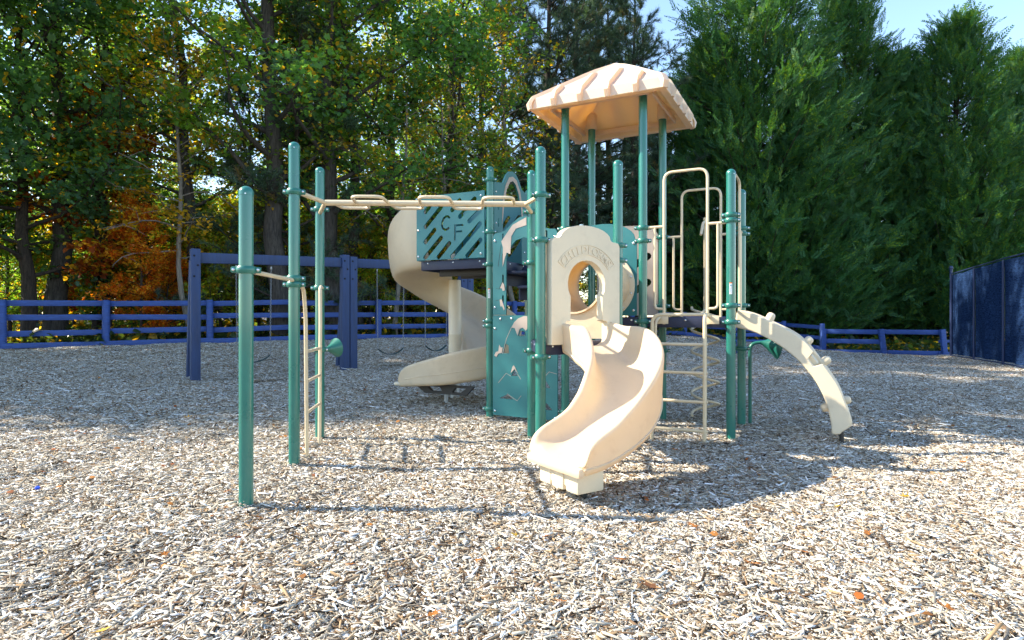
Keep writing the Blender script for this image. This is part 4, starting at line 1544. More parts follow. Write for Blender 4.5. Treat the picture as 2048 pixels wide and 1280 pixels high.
guard(P_AU, RR, U, .005, 2.85)
guard(P_R, U, RR, .005, 2.85)

# ---- rung ladder up to the climber deck
def lq(a, off, z):
    p = P_A + RR * a - U * off
    return (p.x, p.y, z)
z_r = [.14, .435, .73, 1.02]
la, lb = .20, .72
mb = MB()
mb.tube(fillet([lq(lb, .04, 1.305), lq(lb, .33, 1.335), lq(lb, .33, -.15)], .09, 8), .0195, 12)
lad = part(mb, 'rung_ladder', 'tube_beige', label='beige rung ladder to the right of the curved slide')
mb = MB(); mb.tube(fillet([lq(lb, .30, 1.325), lq(la - .02, .30, 1.325), lq(la - .02, .33, -.15)], .10, 8), .0185, 12); sub(mb, 'rail', 'tube_beige', lad)
mb = MB(); mb.tube(fillet([lq(la + .0, .05, 1.30), lq(la + .0, .24, 1.25), lq(la + .0, .24, 1.02), lq(la - .02, .33, 1.02)], .06, 6), .015, 10); sub(mb, 'rail', 'tube_beige', lad)
for z in z_r:
    mb = MB(); mb.tube([lq(la - .02, .33, z), lq(lb, .33, z)], .0165, 12); sub(mb, 'rung', 'tube_beige', lad)
    mb = MB(); c = Vector(lq(lb + .028, .33, z)); mb.lathe([(.012, 0), (.014, .01), (.008, .018)], c - RR * .012, RR, 8); sub(mb, 'rung_cap', 'tube_beige', lad)
for a_ in (la + .02, lb + .03):
    mb = MB(); mb.box(Vector(lq(a_, .045, 1.27)), (.07, .008, .045), (RR, U, Vector((0, 0, 1))), bev=.004); sub(mb, 'mount_plate', 'tube_beige', lad)

# ---- corkscrew climber behind the deck
cc = (P_AU + P_UR) / 2 + U * .30
mb = MB(); mb.tube([(cc.x, cc.y, -.2), (cc.x, cc.y, 2.55)], .022, 12)
cork = part(mb, 'corkscrew_climber', 'tube_beige', label='beige corkscrew climber')
path = []
for k in range(0, 161):
    t = k / 160
    a = 2 * math.pi * 5.1 * t + 2.6
    r_ = .165
    path.append((cc.x + r_ * math.cos(a), cc.y + r_ * math.sin(a), 1.42 - 1.36 * t))
mb = MB(); mb.tube(path, .0165, 8); sub(mb, 'helix', 'tube_beige', cork)
mb = MB(); mb.tube(fillet([(cc.x, cc.y, 2.48), (*(cc - U * .14).xy, 2.48), (*(cc - U * .30).xy, 2.30)], .08), .016, 8); sub(mb, 'brace', 'tube_beige', cork)
mb = MB(); e1 = (cc - U * .28); mb.tube([(cc.x, cc.y, 1.40), (e1.x, e1.y, 1.33)], .016, 8); sub(mb, 'brace', 'tube_beige', cork)

# ---- arched climber with hand knobs on the right
cA0 = (P_R + P_UR) / 2 + RR * .02
def arcp(t, dn=0.0):
    """centre line of the arch in (out, z), dn = offset along its outer normal"""
    th = R(8 + 78 * t)
    Rx, Rz = 1.17, 1.27
    x = Rx * math.sin(th) - Rx * math.sin(R(8)); z = 1.27 * math.cos(th) - 1.27 * math.cos(R(8)) + 1.29
    nx, nz_ = math.sin(th) / Rx, math.cos(th) / Rz
    ln = math.hypot(nx, nz_)
    return x + nx / ln * dn, z + nz_ / ln * dn
def ap3(t, dn, lat):
    x, z = arcp(t, dn)
    p = cA0 + RR * x + U * lat
    return Vector((p.x, p.y, z))
def arc_beam(l0, l1, d0, d1, t0=0.0, t1=1.0, n=26):
    V, F = [], []
    for k in range(n + 1):
        t = t0 + (t1 - t0) * k / n
        dd0 = d0(t) if callable(d0) else d0
        dd1 = d1(t) if callable(d1) else d1
        V += [ap3(t, dd0, l0), ap3(t, dd0, l1), ap3(t, dd1, l1), ap3(t, dd1, l0)]
    for k in range(n):
        for q in range(4):
            F.append((k * 4 + q, k * 4 + (q + 1) % 4, k * 4 + 4 + (q + 1) % 4, k * 4 + 4 + q))
    F += [(0, 1, 2, 3), (n * 4 + 3, n * 4 + 2, n * 4 + 1, n * 4)]
    m2 = MB(); m2.add(V, F)
    return m2
prof_lo = lambda t: -.092 - .010 * smoothstep(.0, .1, .12 - t) - .012 * math.sin(t * 6)
prof_hi = lambda t: .080 + .010 * math.sin(t * 17 + 1.0) + .035 * smoothstep(.80, .93, t) - .12 * smoothstep(.94, 1.0, t)
hw2 = .25
near_hi = lambda t: prof_hi(t) - (.085 if .505 < t < .575 else 0.0)
climb = part(arc_beam(-hw2, -hw2 + .10, prof_lo, near_hi, 0.0, 1.0, 70), 'arch_climber', 'plastic_thick', bevel=.016, label='beige arched climber with round hand knobs')
sub(arc_beam(hw2 - .10, hw2, prof_lo, prof_hi), 'side_beam', 'plastic_thick', climb, bevel=.016)
tt = 0.0
for k in range(8):
    t0 = .01 + k * .125
    sub(arc_beam(-hw2 + .10, hw2 - .10, -.05, .035, t0, min(1, t0 + .065), 5), 'tread', 'plastic_thick', climb, bevel=.012)
for t, lat, sgn in ((.18, .19, 1), (.44, .19, 1), (.59, .19, 1), (.84, .19, 1), (.84, -.10, -1)):
    b_ = ap3(t, sgn * .07, lat); d = (ap3(t, sgn * .2, lat) - ap3(t, sgn * .1, lat)).normalized()
    mb = MB(); mb.lathe([(.048, -.03), (.047, .01), (.046, .03), (.043, .052), (.033, .070), (.014, .078)], b_, d, 16)
    sub(mb, 'hand_knob', 'plastic_thick', climb)
mb = MB()
f = ap3(1.0, 0, 0)
for lat in (-.2, .2):
    q = ap3(1.0, .0, lat); mb.tube([(q.x, q.y, gz(q.x, q.y) - .15), (q.x, q.y, .14)], .022, 10)
sub(mb, 'foot', 'dark_steel', climb)

# ---- overhead loop ladder
mL, mR = (P_2 + P_3) / 2, (P_T + P_DL) / 2
zB = 2.395
dO = (mR - mL).normalized(); nO = Vector((dO.y, -dO.x, 0))
pa, pb = mL + dO * .16, mR - dO * .10
mb = MB(); mb.tube([(pa.x, pa.y, zB), (pb.x, pb.y, zB)], .028, 14)
ohl = part(mb, 'overhead_ladder', 'tube_beige', label='beige overhead loop ladder')
for a_, posts_ in ((pa, (P_2, P_3)), (pb, (P_T, P_DL))):
    for p in posts_:
        e_ = p + (a_ - p).normalized() * .05
        mb = MB(); mb.tube([(a_.x, a_.y, zB), (e_.x, e_.y, zB - .005)], .021, 10); sub(mb, 'end_arm', 'tube_beige', ohl)
LW = .30
loops = [(699, -1), (745, 1), (811, -1), (873, 1), (935, -1), (996, 1)]
for px, sgn in loops:
    k = (px - CX) / FPX
    # point of the beam under this picture column (loop centre)
    a_ = (k * mL.y - mL.x) / (dO.x - k * dO.y)
    c = mL + dO * a_
    s3 = nO if nO.y < 0 else -nO
    q = s3 * sgn
    l0, l1 = c - dO * .155, c + dO * .155
    path = fillet([(l0.x, l0.y, zB), (*(l0 + q * .30 + dO * .02).xy, zB + .004), (*(l1 + q * .30 - dO * .02).xy, zB + .004), (l1.x, l1.y, zB)], .07, 7)
    mb = MB(); mb.tube(path, .0155, 10); sub(mb, 'loop_rung', 'tube_beige', ohl)

# ---- chin-up bar and side ladder at the left posts
z1, z2 = zpy(P_1, 541), zpy(P_2, 557)
d = (P_2 - P_1).normalized()
mb = MB(); mb.tube([P_1 + d * .05 + Vector((0, 0, z1)), P_2 - d * .05 + Vector((0, 0, z1))], .0165, 12)
part(mb, 'chin_up_bar', 'tube_beige')
d23 = (P_3 - P_2).normalized(); n23 = Vector((d23.y, -d23.x, 0))
def sl(a, off, z):
    p = P_2 + d23 * a + n23 * off
    return (p.x, p.y, z)
L23 = (P_3 - P_2).length
mb = MB(); mb.tube(fillet([sl(.02, .05, zpy(P_2, 570)), sl(.14, .05, zpy(P_2, 578)), sl(.22, .05, 1.30), sl(.28, .05, -.15)], .08, 6), .0175, 12)
sl_ = part(mb, 'side_ladder', 'tube_beige', label='beige side ladder between the left posts')
mb = MB(); mb.tube(fillet([sl(L23 - .04, .03, zpy(P_3, 576)), sl(L23 - .20, .04, zpy(P_3, 574)), sl(L23 - .24, .05, 1.25), sl(L23 - .30, .05, -.15)], .08, 6), .0175, 12); sub(mb, 'rail', 'tube_beige', sl_)
for z in (.985, .715, .43):
    t = (1.30 - z) / 1.45
    mb = MB(); mb.tube([sl(.22 + .06 * t, .05, z), sl(L23 - .24 - .06 * t, .05, z)], .0145, 10); sub(mb, 'rung', 'tube_beige', sl_)

# ---- talk horns
def horn(apex, d, r_, ln, par_label, pipe):
    mb = MB()
    mb.lathe([(.022, -.02), (.026, .0), (r_ * .62, ln * .55), (r_, ln * .93), (r_ + .006, ln), (r_ - .004, ln + .004), (r_ * .3, ln * .35)], apex, d, 24)
    o = part(mb, 'talk_horn', 'clamp_green', label=par_label)
    mb = MB(); mb.tube(pipe, .021, 12); sub(mb, 'pipe', 'clamp_green', o)
    return o
zh = zpy(P_3, 699)
hd = Vector((.55, .80, .10)).normalized()
ap_ = P_3 + Vector((.06, .07, zh + .0))
horn(ap_, hd, .098, .12, 'green talk horn on the left ladder post', [P_3 + Vector((.03, .03, zh)), ap_])
hp = pxw(1500, 848, 7.40); hp.z = 0
q1 = Vector((hp.x, hp.y, 0))
top = .98
pipe = fillet([(q1.x, q1.y, -.15), (q1.x, q1.y, top), (q1.x + .17, q1.y - .03, top + .02)], .09, 8)
horn(Vector((q1.x + .14, q1.y - .03, top + .01)), Vector((.86, -.20, -.20)).normalized(), .155, .20, 'green talk horn on a bent pipe beside the arched climber', pipe)

# ------------------------------------------------------------------ trees
def tube_arrays(paths, n=6):
    """paths: list of (points Nx3, radii N) -> quads arrays"""
    Vs, Fs, b = [], [], 0
    for P, r_ in paths:
        P = np.asarray(P, float); r_ = np.asarray(r_, float)
        m = len(P)
        T = np.gradient(P, axis=0); T /= np.linalg.norm(T, axis=1)[:, None] + 1e-9
        ref = np.array([.31, .17, .93]) if abs(T[0][2]) < .8 else np.array([.93, .2, .1])
        X = np.cross(T, ref); X /= np.linalg.norm(X, axis=1)[:, None] + 1e-9
        Y = np.cross(T, X)
        a = np.linspace(0, 2 * np.pi, n, endpoint=False)
        V = P[:, None] + r_[:, None, None] * (X[:, None] * np.cos(a)[None, :, None] + Y[:, None] * np.sin(a)[None, :, None])
        Vs.append(V.reshape(-1, 3))
        i = np.arange(m - 1)[:, None]; k = np.arange(n)[None]; l = (k + 1) % n
        Fs.append(np.stack([i * n + k, i * n + l, (i + 1) * n + l, (i + 1) * n + k], -1).reshape(-1, 4) + b)
        b += m * n
    return np.concatenate(Vs), np.concatenate(Fs)

LEAF = np.array([(0, 0, 0), (.36, .28, .07), (.30, .66, .09), (0, 1.0, -.02), (-.30, .66, .09), (-.36, .28, .07)])
LEAF_F = np.array([(0, 1, 5, 5), (1, 2, 4, 5), (2, 3, 4, 4)])
OAK = np.array([(0, 0, 0), (.16, .20, .02), (.46, .36, .10), (.20, .52, .04), (.40, .80, .10), (0, 1.05, -.03), (-.40, .80, .10), (-.20, .52, .04), (-.46, .36, .10), (-.16, .20, .02)])
def leaf_cloud(rg, C, size, spread_up=.55, shape='leaf'):
    """single leaves at centres C"""
    n = len(C)
    nrm = rg.normal(0, 1, (n, 3)); nrm[:, 2] = np.abs(nrm[:, 2]) + spread_up
    nrm /= np.linalg.norm(nrm, axis=1)[:, None]
    yy = rg.normal(0, 1, (n, 3)); yy[:, 2] -= .5
    yy -= nrm * (yy * nrm).sum(1)[:, None]; yy /= np.linalg.norm(yy, axis=1)[:, None] + 1e-9
    xx = np.cross(yy, nrm)
    s_ = size * rg.uniform(.6, 1.35, n)
    B = OAK if shape == 'oak' else LEAF
    V = C[:, None] + s_[:, None, None] * (xx[:, None] * B[None, :, :1] + yy[:, None] * B[None, :, 1:2] + nrm[:, None] * B[None, :, 2:])
    nb = len(B)
    if shape == 'oak':
        f = np.array([(0, 1, 9), (1, 2, 3), (1, 3, 7), (1, 7, 9), (9, 7, 8), (3, 4, 5), (3, 5, 7), (7, 5, 6)])
    else:
        f = np.array([(0, 1, 5), (1, 2, 4), (1, 4, 5), (2, 3, 4)])
    F = (np.arange(n)[:, None, None] * nb + f[None]).reshape(-1, 3)
    tone = np.repeat(np.stack([rg.random(n), rg.random(n), rg.random(n)], 1), nb, 0)
    return V.reshape(-1, 3), F, tone

def grow_deciduous(seed, H, r0, base, crown_r, nlimb, leaves_per, size, shape='leaf', clump=.34, droop=.0, top_taper=.6, bare=0.0):
    rg = np.random.default_rng(seed)
    paths, tips, tipw = [], [], []
    nseg = 12
    zt = np.linspace(-.3, H, nseg)
    wob = np.cumsum(rg.normal(0, .10 * H / 14, (nseg, 2)), 0); wob -= wob[0]
    wob[:2] = 0
    TP = np.stack([wob[:, 0], wob[:, 1], zt], 1)
    tr = r0 * (1 - zt.clip(0) / H) ** .75 + .015
    tr[0] *= 1.35; tr[1] *= 1.10
    paths.append((TP, tr))
    for i in range(nlimb):
        f = (i + rg.random()) / nlimb
        z = base + (H * .97 - base) * f
        p0 = np.array([np.interp(z, zt, TP[:, 0]), np.interp(z, zt, TP[:, 1]), z])
        prof = math.sin(math.pi * min(1, .22 + .78 * f) ** .9) ** .6 if f < .98 else .3
        prof = (1 - top_taper * f ** 2) * (.65 + .35 * min(1, f * 4))
        Ln = crown_r * prof * rg.uniform(.7, 1.15)
        az = i * 2.399 + rg.uniform(-.5, .5)
        el = rg.uniform(.05, .55) + .5 * f
        d = np.array([math.cos(az) * math.cos(el), math.sin(az) * math.cos(el), math.sin(el)])
        m = 7
        P = [p0]; dd = d.copy()
        for k in range(1, m):
            dd = dd + rg.normal(0, .16, 3) + np.array([0, 0, .05 - droop * .12])
            dd /= np.linalg.norm(dd)
            P.append(P[-1] + dd * Ln / (m - 1))
        P = np.array(P)
        rl = np.interp(z, zt, tr) * .38
        rad = np.linspace(rl, .010, m)
        paths.append((P, rad))
        nsub = max(4, int(Ln * 2.4))
        for s_ in range(nsub):
            t = rg.uniform(.25, 1.0)
            q = np.array([np.interp(t * (m - 1), np.arange(m), P[:, c]) for c in range(3)])
            sd_ = rg.normal(0, 1, 3); sd_[2] = abs(sd_[2]) * .4 - droop * .3; sd_ = sd_ / np.linalg.norm(sd_) + dd * .5
            sd_ /= np.linalg.norm(sd_)
            sl_n = Ln * rg.uniform(.18, .42) * (1.15 - t * .5)
            mid_ = q + sd_ * sl_n * .5 + rg.normal(0, .05, 3)
            e_ = q + sd_ * sl_n + np.array([0, 0, -.08 * sl_n - droop * .1 * sl_n])
            paths.append((np.array([q, mid_, e_]), np.array([max(.007, rl * .25), .007, .003])))
            if rg.random() < bare:
                continue
            for w in (.35, .7, 1.0):
                tips.append(q + (e_ - q) * w); tipw.append(1)
            tips.append(e_ + rg.normal(0, .2, 3)); tipw.append(1)
    tips = np.array(tips)
    C = np.repeat(tips, leaves_per, 0)
    off = rg.normal(0, 1, C.shape); off /= np.linalg.norm(off, axis=1)[:, None]
    C = C + off * (clump * rg.random(len(C)) ** .6)[:, None] * np.array([1, 1, .7])
    V, F, tone = leaf_cloud(rg, C, size, shape=shape)
    return tube_arrays(paths, 7), (V, F, tone)

def grow_cypress(seed, H, Rb, nbr):
    rg = np.random.default_rng(seed)
    # a feather frond: centre line with paired scale-leaf sprays
    def frond():
        V, F = [], []
        b = 0
        for k in range(9):
            t = k / 8
            for s_ in (-1, 1):
                ln = .34 * (1 - t * .66) * rg.uniform(.75, 1.15)
                a = R(34 + 14 * rg.random())
                p0 = np.array([0, t, .05 * math.sin(t * 3)])
                d = np.array([s_ * math.sin(a), math.cos(a), rg.uniform(-.15, .25)])
                nn = np.array([-d[1], d[0], 0]) * .040
                pm = p0 + d * ln * .5; pe_ = p0 + d * ln
                V += [p0, pm + nn, pe_, pm - nn]
                F += [(b, b + 1, b + 2, b + 3)]
                b += 4
        V += [np.array([-.02, .9, .0]), np.array([.02, .9, .03]), np.array([0, 1.16, .05]), np.array([0, .9, -.02])]
        F += [(b, b + 1, b + 2, b + 3)]
        return np.array(V), np.array(F)
    fronds = [frond() for _ in range(4)]
    zt = np.linspace(-.3, H, 8)
    paths = [(np.stack([zt * 0, zt * 0, zt], 1), (.24 * (1 - zt.clip(0) / H) + .02))]
    pos, dirs, sc = [], [], []
    for i in range(nbr):
        f = ((i + rg.random()) / nbr) ** 1.12
        z = .25 + (H - .35) * f
        L_ = Rb * (1 - f) ** .62 * (1.0 - .25 * max(0, .15 - f) / .15) * rg.uniform(.62, 1.22) + .22
        az = i * 2.399 + rg.uniform(-.35, .35)
        el = rg.uniform(.25, .65) + .35 * f
        d = np.array([math.cos(az) * math.cos(el), math.sin(az) * math.cos(el), math.sin(el)])
        p0 = np.array([0, 0, z - L_ * math.sin(el) * .55])
        p0[2] = max(.15, p0[2])
        m = 5
        P = [p0]; dd = d.copy(); dd[2] *= .6
        for k in range(1, m):
            dd = dd + np.array([0, 0, .10]); dd /= np.linalg.norm(dd)
            P.append(P[-1] + dd * L_ / (m - 1))
        P = np.array(P)
        paths.append((P, np.linspace(.035, .006, m)))
        nf = int(16 + L_ * 10)
        for s_ in range(nf):
            t = 1.04 - (rg.random() ** 1.2) * .75
            q = np.array([np.interp(t * (m - 1), np.arange(m), P[:, c]) for c in range(3)])
            jd = dd + rg.normal(0, .46, 3) + np.array([0, 0, .16])
            jd /= np.linalg.norm(jd)
            pos.append(q + rg.normal(0, .16 + .10 * L_ / Rb, 3)); dirs.append(jd); sc.append(rg.uniform(.32, .66))
    pos, dirs, sc = np.array(pos), np.array(dirs), np.array(sc)
    n = len(pos)
    up = rg.normal(0, 1, (n, 3))
    X = np.cross(dirs, up); X /= np.linalg.norm(X, axis=1)[:, None]
    Z = np.cross(X, dirs)
    pick = rg.integers(0, 4, n)
    Vs, Fs, Ts, b = [], [], [], 0
    for k in range(4):
        idx = np.where(pick == k)[0]
        fv, ff = fronds[k]
        V = pos[idx][:, None] + sc[idx][:, None, None] * (X[idx][:, None] * fv[None, :, :1] + dirs[idx][:, None] * fv[None, :, 1:2] + Z[idx][:, None] * fv[None, :, 2:])
        F = (np.arange(len(idx))[:, None, None] * len(fv) + ff[None]).reshape(-1, 4) + b
        t0 = np.stack([rg.random(len(idx)), rg.random(len(idx)), rg.random(len(idx))], 1)
        tt_ = np.repeat(t0, len(fv), 0).reshape(len(idx), -1, 4, 3)
        tt_ = tt_ * np.array([.45, .3, 1.0]) + rg.random((len(idx), tt_.shape[1], 1, 3)) * np.array([.55, .7, 0])
        Vs.append(V.reshape(-1, 3)); Fs.append(F); Ts.append(tt_.reshape(-1, 3)); b += len(idx) * len(fv)
    return tube_arrays(paths, 5), (np.concatenate(Vs), np.concatenate(Fs), np.concatenate(Ts))

def grow_pine(seed, H, r0, base, crown_r, nwh, needles=46, nl=.24):
    rg = np.random.default_rng(seed)
    zt = np.linspace(-.3, H, 12)
    wob = np.cumsum(rg.normal(0, .05, (12, 2)), 0); wob -= wob[0]
    TP = np.stack([wob[:, 0], wob[:, 1], zt], 1)
    tr = r0 * (1 - zt.clip(0) / H) ** .8 + .02
    paths = [(TP, tr)]
    tp, td = [], []
    for i in range(nwh):
        f = (i + rg.random() * .8) / nwh
        z = base + (H - base) * f
        p0 = np.array([np.interp(z, zt, TP[:, 0]), np.interp(z, zt, TP[:, 1]), z])
        Ln = crown_r * (1 - .72 * f) * rg.uniform(.55, 1.15)
        az = rg.uniform(0, 2 * np.pi); el = rg.uniform(-.15, .45) + .4 * f
        d = np.array([math.cos(az) * math.cos(el), math.sin(az) * math.cos(el), math.sin(el)])
        m = 7; P = [p0]; dd = d.copy()
        for k in range(1, m):
            dd = dd + rg.normal(0, .10, 3) + np.array([0, 0, .06]); dd /= np.linalg.norm(dd)
            P.append(P[-1] + dd * Ln / (m - 1))
        P = np.array(P)
        paths.append((P, np.linspace(max(.02, np.interp(z, zt, tr) * .38), .007, m)))
        for s_ in range(int(4 + Ln * 4.5)):
            t = rg.uniform(.28, 1.0)
            q = np.array([np.interp(t * (m - 1), np.arange(m), P[:, c]) for c in range(3)])
            sd_ = dd * .7 + rg.normal(0, .55, 3) + np.array([0, 0, .25]); sd_ /= np.linalg.norm(sd_)
            sl_n = rg.uniform(.25, .75) * (1.2 - t * .5)
            e_ = q + sd_ * sl_n
            paths.append((np.array([q, (q + e_) / 2 + rg.normal(0, .03, 3), e_]), np.array([.009, .007, .004])))
            tp.append(e_); td.append(sd_)
            if rg.random() < .6:
                tp.append((q + e_) / 2 + rg.normal(0, .05, 3)); td.append(sd_)
    tp, td = np.array(tp), np.array(td)
    n = len(tp) * needles
    O = np.repeat(tp, needles, 0); D = np.repeat(td, needles, 0)
    O = O - D * rg.uniform(0, .22, (n, 1))
    nd = D * rg.uniform(.2, 1.0, (n, 1)) + rg.normal(0, .55, (n, 3)); nd /= np.linalg.norm(nd, axis=1)[:, None]
    sd_ = np.cross(nd, rg.normal(0, 1, (n, 3))); sd_ /= np.linalg.norm(sd_, axis=1)[:, None]
    ln = nl * rg.uniform(.6, 1.1, (n, 1))
    V = np.stack([O - sd_ * .0065, O + sd_ * .0065, O + nd * ln], 1).reshape(-1, 3)
    F = np.arange(n * 3).reshape(-1, 3)
    tone = np.repeat(np.stack([rg.random(n), np.repeat(rg.random(len(tp)), needles), rg.random(n)], 1), 3, 0)
    return tube_arrays(paths, 6), (V, F, tone)

SPEC = {}
def species(key, grown, bark_m, leaf_m):
    (wv_, wf), (lv, lf, lt) = grown
    SPEC[key] = (big_mesh('trunk', wv_, wf, bark_m, smooth=True), big_mesh('crown', lv, lf, leaf_m, lt))
    print(key, len(wf) * 2, len(lf) * (lf.shape[1] - 2))
species('oak_a', grow_deciduous(1, 17, .27, 3.2, 4.6, 38, 10, 0.150, 'oak', 0.50), 'bark_grey', 'leaf')
species('oak_b', grow_deciduous(2, 19, .30, 4.2, 4.8, 38, 10, 0.150, 'oak', 0.52), 'bark_grey', 'leaf')
species('oak_low', grow_deciduous(3, 13, .20, 1.8, 4.2, 34, 11, 0.150, 'oak', 0.48, droop=.5), 'bark_brown', 'leaf')
species('thin_a', grow_deciduous(4, 16, .19, 4.0, 3.6, 34, 12, 0.125, 'leaf', 0.46, bare=.15), 'bark_grey', 'leaf')
species('thin_b', grow_deciduous(5, 14, .15, 2.2, 3.4, 34, 12, 0.125, 'leaf', 0.44, bare=.2), 'bark_grey', 'leaf')
species('sapling', grow_deciduous(6, 5.2, .06, .5, 2.2, 28, 19, 0.124, 'leaf', 0.36, droop=.3), 'bark_brown', 'leaf')
species('maple', grow_deciduous(7, 8.0, .08, 1.0, 2.6, 26, 19, 0.156, 'leaf', 0.40, droop=.2), 'bark_brown', 'leaf')
species('bare_vine', grow_deciduous(8, 9.0, .07, 2.5, 2.8, 34, 8, .115, 'leaf', .38, droop=.9, bare=.45), 'bark_pale', 'leaf')
species('cypress_a', grow_cypress(21, 16.5, 4.3, 330), 'bark_brown', 'cypress_leaf')
species('cypress_b', grow_cypress(22, 13.5, 3.8, 290), 'bark_brown', 'cypress_leaf')
species('pine_a', grow_pine(31, 19, .20, 4.0, 5.4, 100, 52, .26), 'bark_brown', 'needle')
species('pine_b', grow_pine(32, 15, .15, 2.5, 4.2, 86, 50, .25), 'bark_brown', 'needle')
species('pine_low', grow_pine(33, 7.5, .09, .8, 2.3, 36, 56, .22), 'bark_brown', 'needle')

def tree(name, key, X, Y, rz, sc, tint, turned, label, group=None, cat='tree', dz=0.0, sz=None):
    z = gz(X, Y) - .05 + dz
    o = empty(name, (X, Y, z), rz, label, cat, group)
    o.scale = (sc, sc, sz or sc)
    tk, cr_ = SPEC[key]
    t = bpy.data.objects.new('trunk', tk); COL.objects.link(t); t.parent = o
    c = bpy.data.objects.new('crown', cr_); COL.objects.link(c); c.parent = o
    c.color = (*tint, turned)
    return o
def tp_(px, Y): return ((px - CX) / FPX * Y, Y)
DG, MG, YG, OL = (.075, .175, .066), (.105, .21, .042), (.20, .27, .028), (.135, .20, .034)
OR, RD, YL, BG = (.38, .13, .014), (.32, .055, .014), (.36, .24, .02), (.056, .135, .080)
trees = [
    # name, species, px, Y, rot, scale, tint, turned share, label
    ('oak_tree', 'oak_low', 60, 17.6, .3, .92, BG, .02, 'dark green low branched oak behind the fence at the far left'),
    ('oak_tree', 'oak_a', 112, 18.4, 1.2, 1.0, DG, .03, 'tall dark trunked oak second from the left end of the fence'),
    ('oak_tree', 'oak_low', 205, 19.4, 2.6, 1.0, DG, .05, 'bushy green oak behind the leftmost round fence post'),
    ('maple_tree', 'maple', 285, 17.9, .4, .50, OR, .40, 'orange leaved young maple behind the fence left of the swing frame'),
    ('maple_tree', 'maple', 190, 19.0, 3.6, .95, (.22, .06, .016), .35, 'red leaved maple among the green oaks at the left'),
    ('thin_tree', 'thin_a', 388, 19.0, .8, 1.0, YG, .12, 'slender yellow green tree behind the leftmost swing post'),
    ('vine_tree', 'bare_vine', 378, 18.2, 1.0, 1.0, YL, .35, 'half bare pale branched tree with yellow leaves left of the chin-up post'),
    ('oak_tree', 'thin_a', 300, 21.5, 2.2, 1.0, YG, .08, 'sunlit yellow green oak deeper in the woods at left'),
    ('pine_tree', 'pine_low', 500, 19.5, .5, 1.05, (.050, .095, .060), .05, 'small long needled pine behind the chin-up post'),
    ('oak_tree', 'oak_b', 562, 18.6, 4.1, 1.0, MG, .10, 'stout dark trunked oak behind the tall front left post'),
    ('thin_tree', 'thin_b', 590, 20.6, 1.7, 1.0, YG, .25, 'thin tree with yellow leaves beside the stout dark oak'),
    ('oak_tree', 'oak_a', 664, 19.2, 3.0, 1.04, DG, .06, 'large grey trunked oak behind the double swing posts'),
    ('pine_tree', 'pine_low', 596, 18.9, 2.5, 1.28, (.050, .095, .060), .08, 'taller young pine between the two stout oaks'),
    ('thin_tree', 'thin_a', 712, 20.6, 2.2, 1.05, OL, .18, 'slim olive tree just right of the large grey oak'),
    ('vine_tree', 'bare_vine', 790, 19.8, 4.4, .95, OL, .30, 'vine hung small tree with olive leaves above the monkey bars'),
    ('oak_tree', 'oak_low', 800, 21.4, .9, 1.02, DG, .05, 'dark green oak above the monkey bars'),
    ('vine_tree', 'bare_vine', 905, 20.8, 1.4, .92, OL, .25, 'olive leaved vine tangle left of the upper deck'),
    ('oak_tree', 'oak_a', 900, 22.6, 5.1, .98, DG, .05, 'tall dark oak behind the letter panel'),
    ('thin_tree', 'thin_b', 965, 23.6, 3.3, 1.0, OL, .15, 'sparse tree at the right edge of the oak woods'),
    ('thin_tree', 'bare_vine', 1030, 24.2, .6, 1.35, OL, .30, 'half bare tree with dark twigs left of the roof'),
    ('pine_tree', 'pine_a', 1085, 27.0, .4, 1.0, (.040, .085, .062), .04, 'tall dark pine rising directly behind the roof'),
    ('pine_tree', 'pine_b', 1004, 26.0, 2.0, 1.15, (.040, .085, .062), .04, 'slim dark pine left of the roof'),
    ('pine_tree', 'pine_a', 1205, 31.0, 2.9, .92, (.040, .085, .062), .04, 'pine with long right hand branches behind the roof peak'),
    ('pine_tree', 'pine_b', 1318, 30.0, 4.0, .78, (.040, .085, .062), .04, 'shorter dark pine between the roof and the cypresses'),
    ('pine_tree', 'pine_a', 1150, 29.0, 5.2, 1.0, (.045, .095, .065), .04, 'dense dark pine filling the gap left of the roof peak'),
    ('pine_tree', 'pine_b', 1265, 27.5, 1.2, 1.05, (.045, .095, .065), .04, 'bushy pine right of the roof peak'),
    ('pine_tree', 'pine_b', 1215, 33.0, 3.1, 1.25, (.050, .105, .060), .05, 'far slim pine behind the middle roof posts'),
    ('cypress_tree', 'cypress_a', 1508, 28.6, .3, 1.258, (.036, .112, .042), .25, 'largest dense green cypress behind the arched climber'),
    ('cypress_tree', 'cypress_b', 1418, 31.2, 1.1, 1.074, (.036, .112, .042), .2, 'dark cypress at the left edge of the evergreen row'),
    ('cypress_tree', 'cypress_a', 1690, 30.4, 2.2, 1.089, (.036, .112, .042), .28, 'tall middle cypress with sunlit upper right plumes'),
    ('cypress_tree', 'cypress_b', 1800, 29.6, 3.7, 1.025, (.036, .112, .042), .22, 'lower cypress in the gap between the two tallest right hand ones'),
    ('cypress_tree', 'cypress_b', 1912, 28.4, 4.4, 1.111, (.036, .112, .042), .30, 'pointed cypress standing behind the tall blue screen post'),
    ('cypress_tree', 'cypress_a', 2040, 29.6, 5.3, 0.842, (.036, .112, .042), .25, 'cypress at the far right behind the blue screen'),
    ('cypress_tree', 'cypress_b', 1600, 27.6, .9, 0.851, (.036, .112, .042), .2, 'low dark cypress in front of the evergreen row'),
]
for nm, key, px, Y, rz, sc_, tint, tu, lab in trees:
    X, Y = tp_(px, Y)
    wide = 1.12 if key.startswith('cypress') else 1.0
    tree(nm, key, X, Y, rz, sc_ * wide, tint, tu, lab, sz=sc_)
rt_ = random.Random(9)
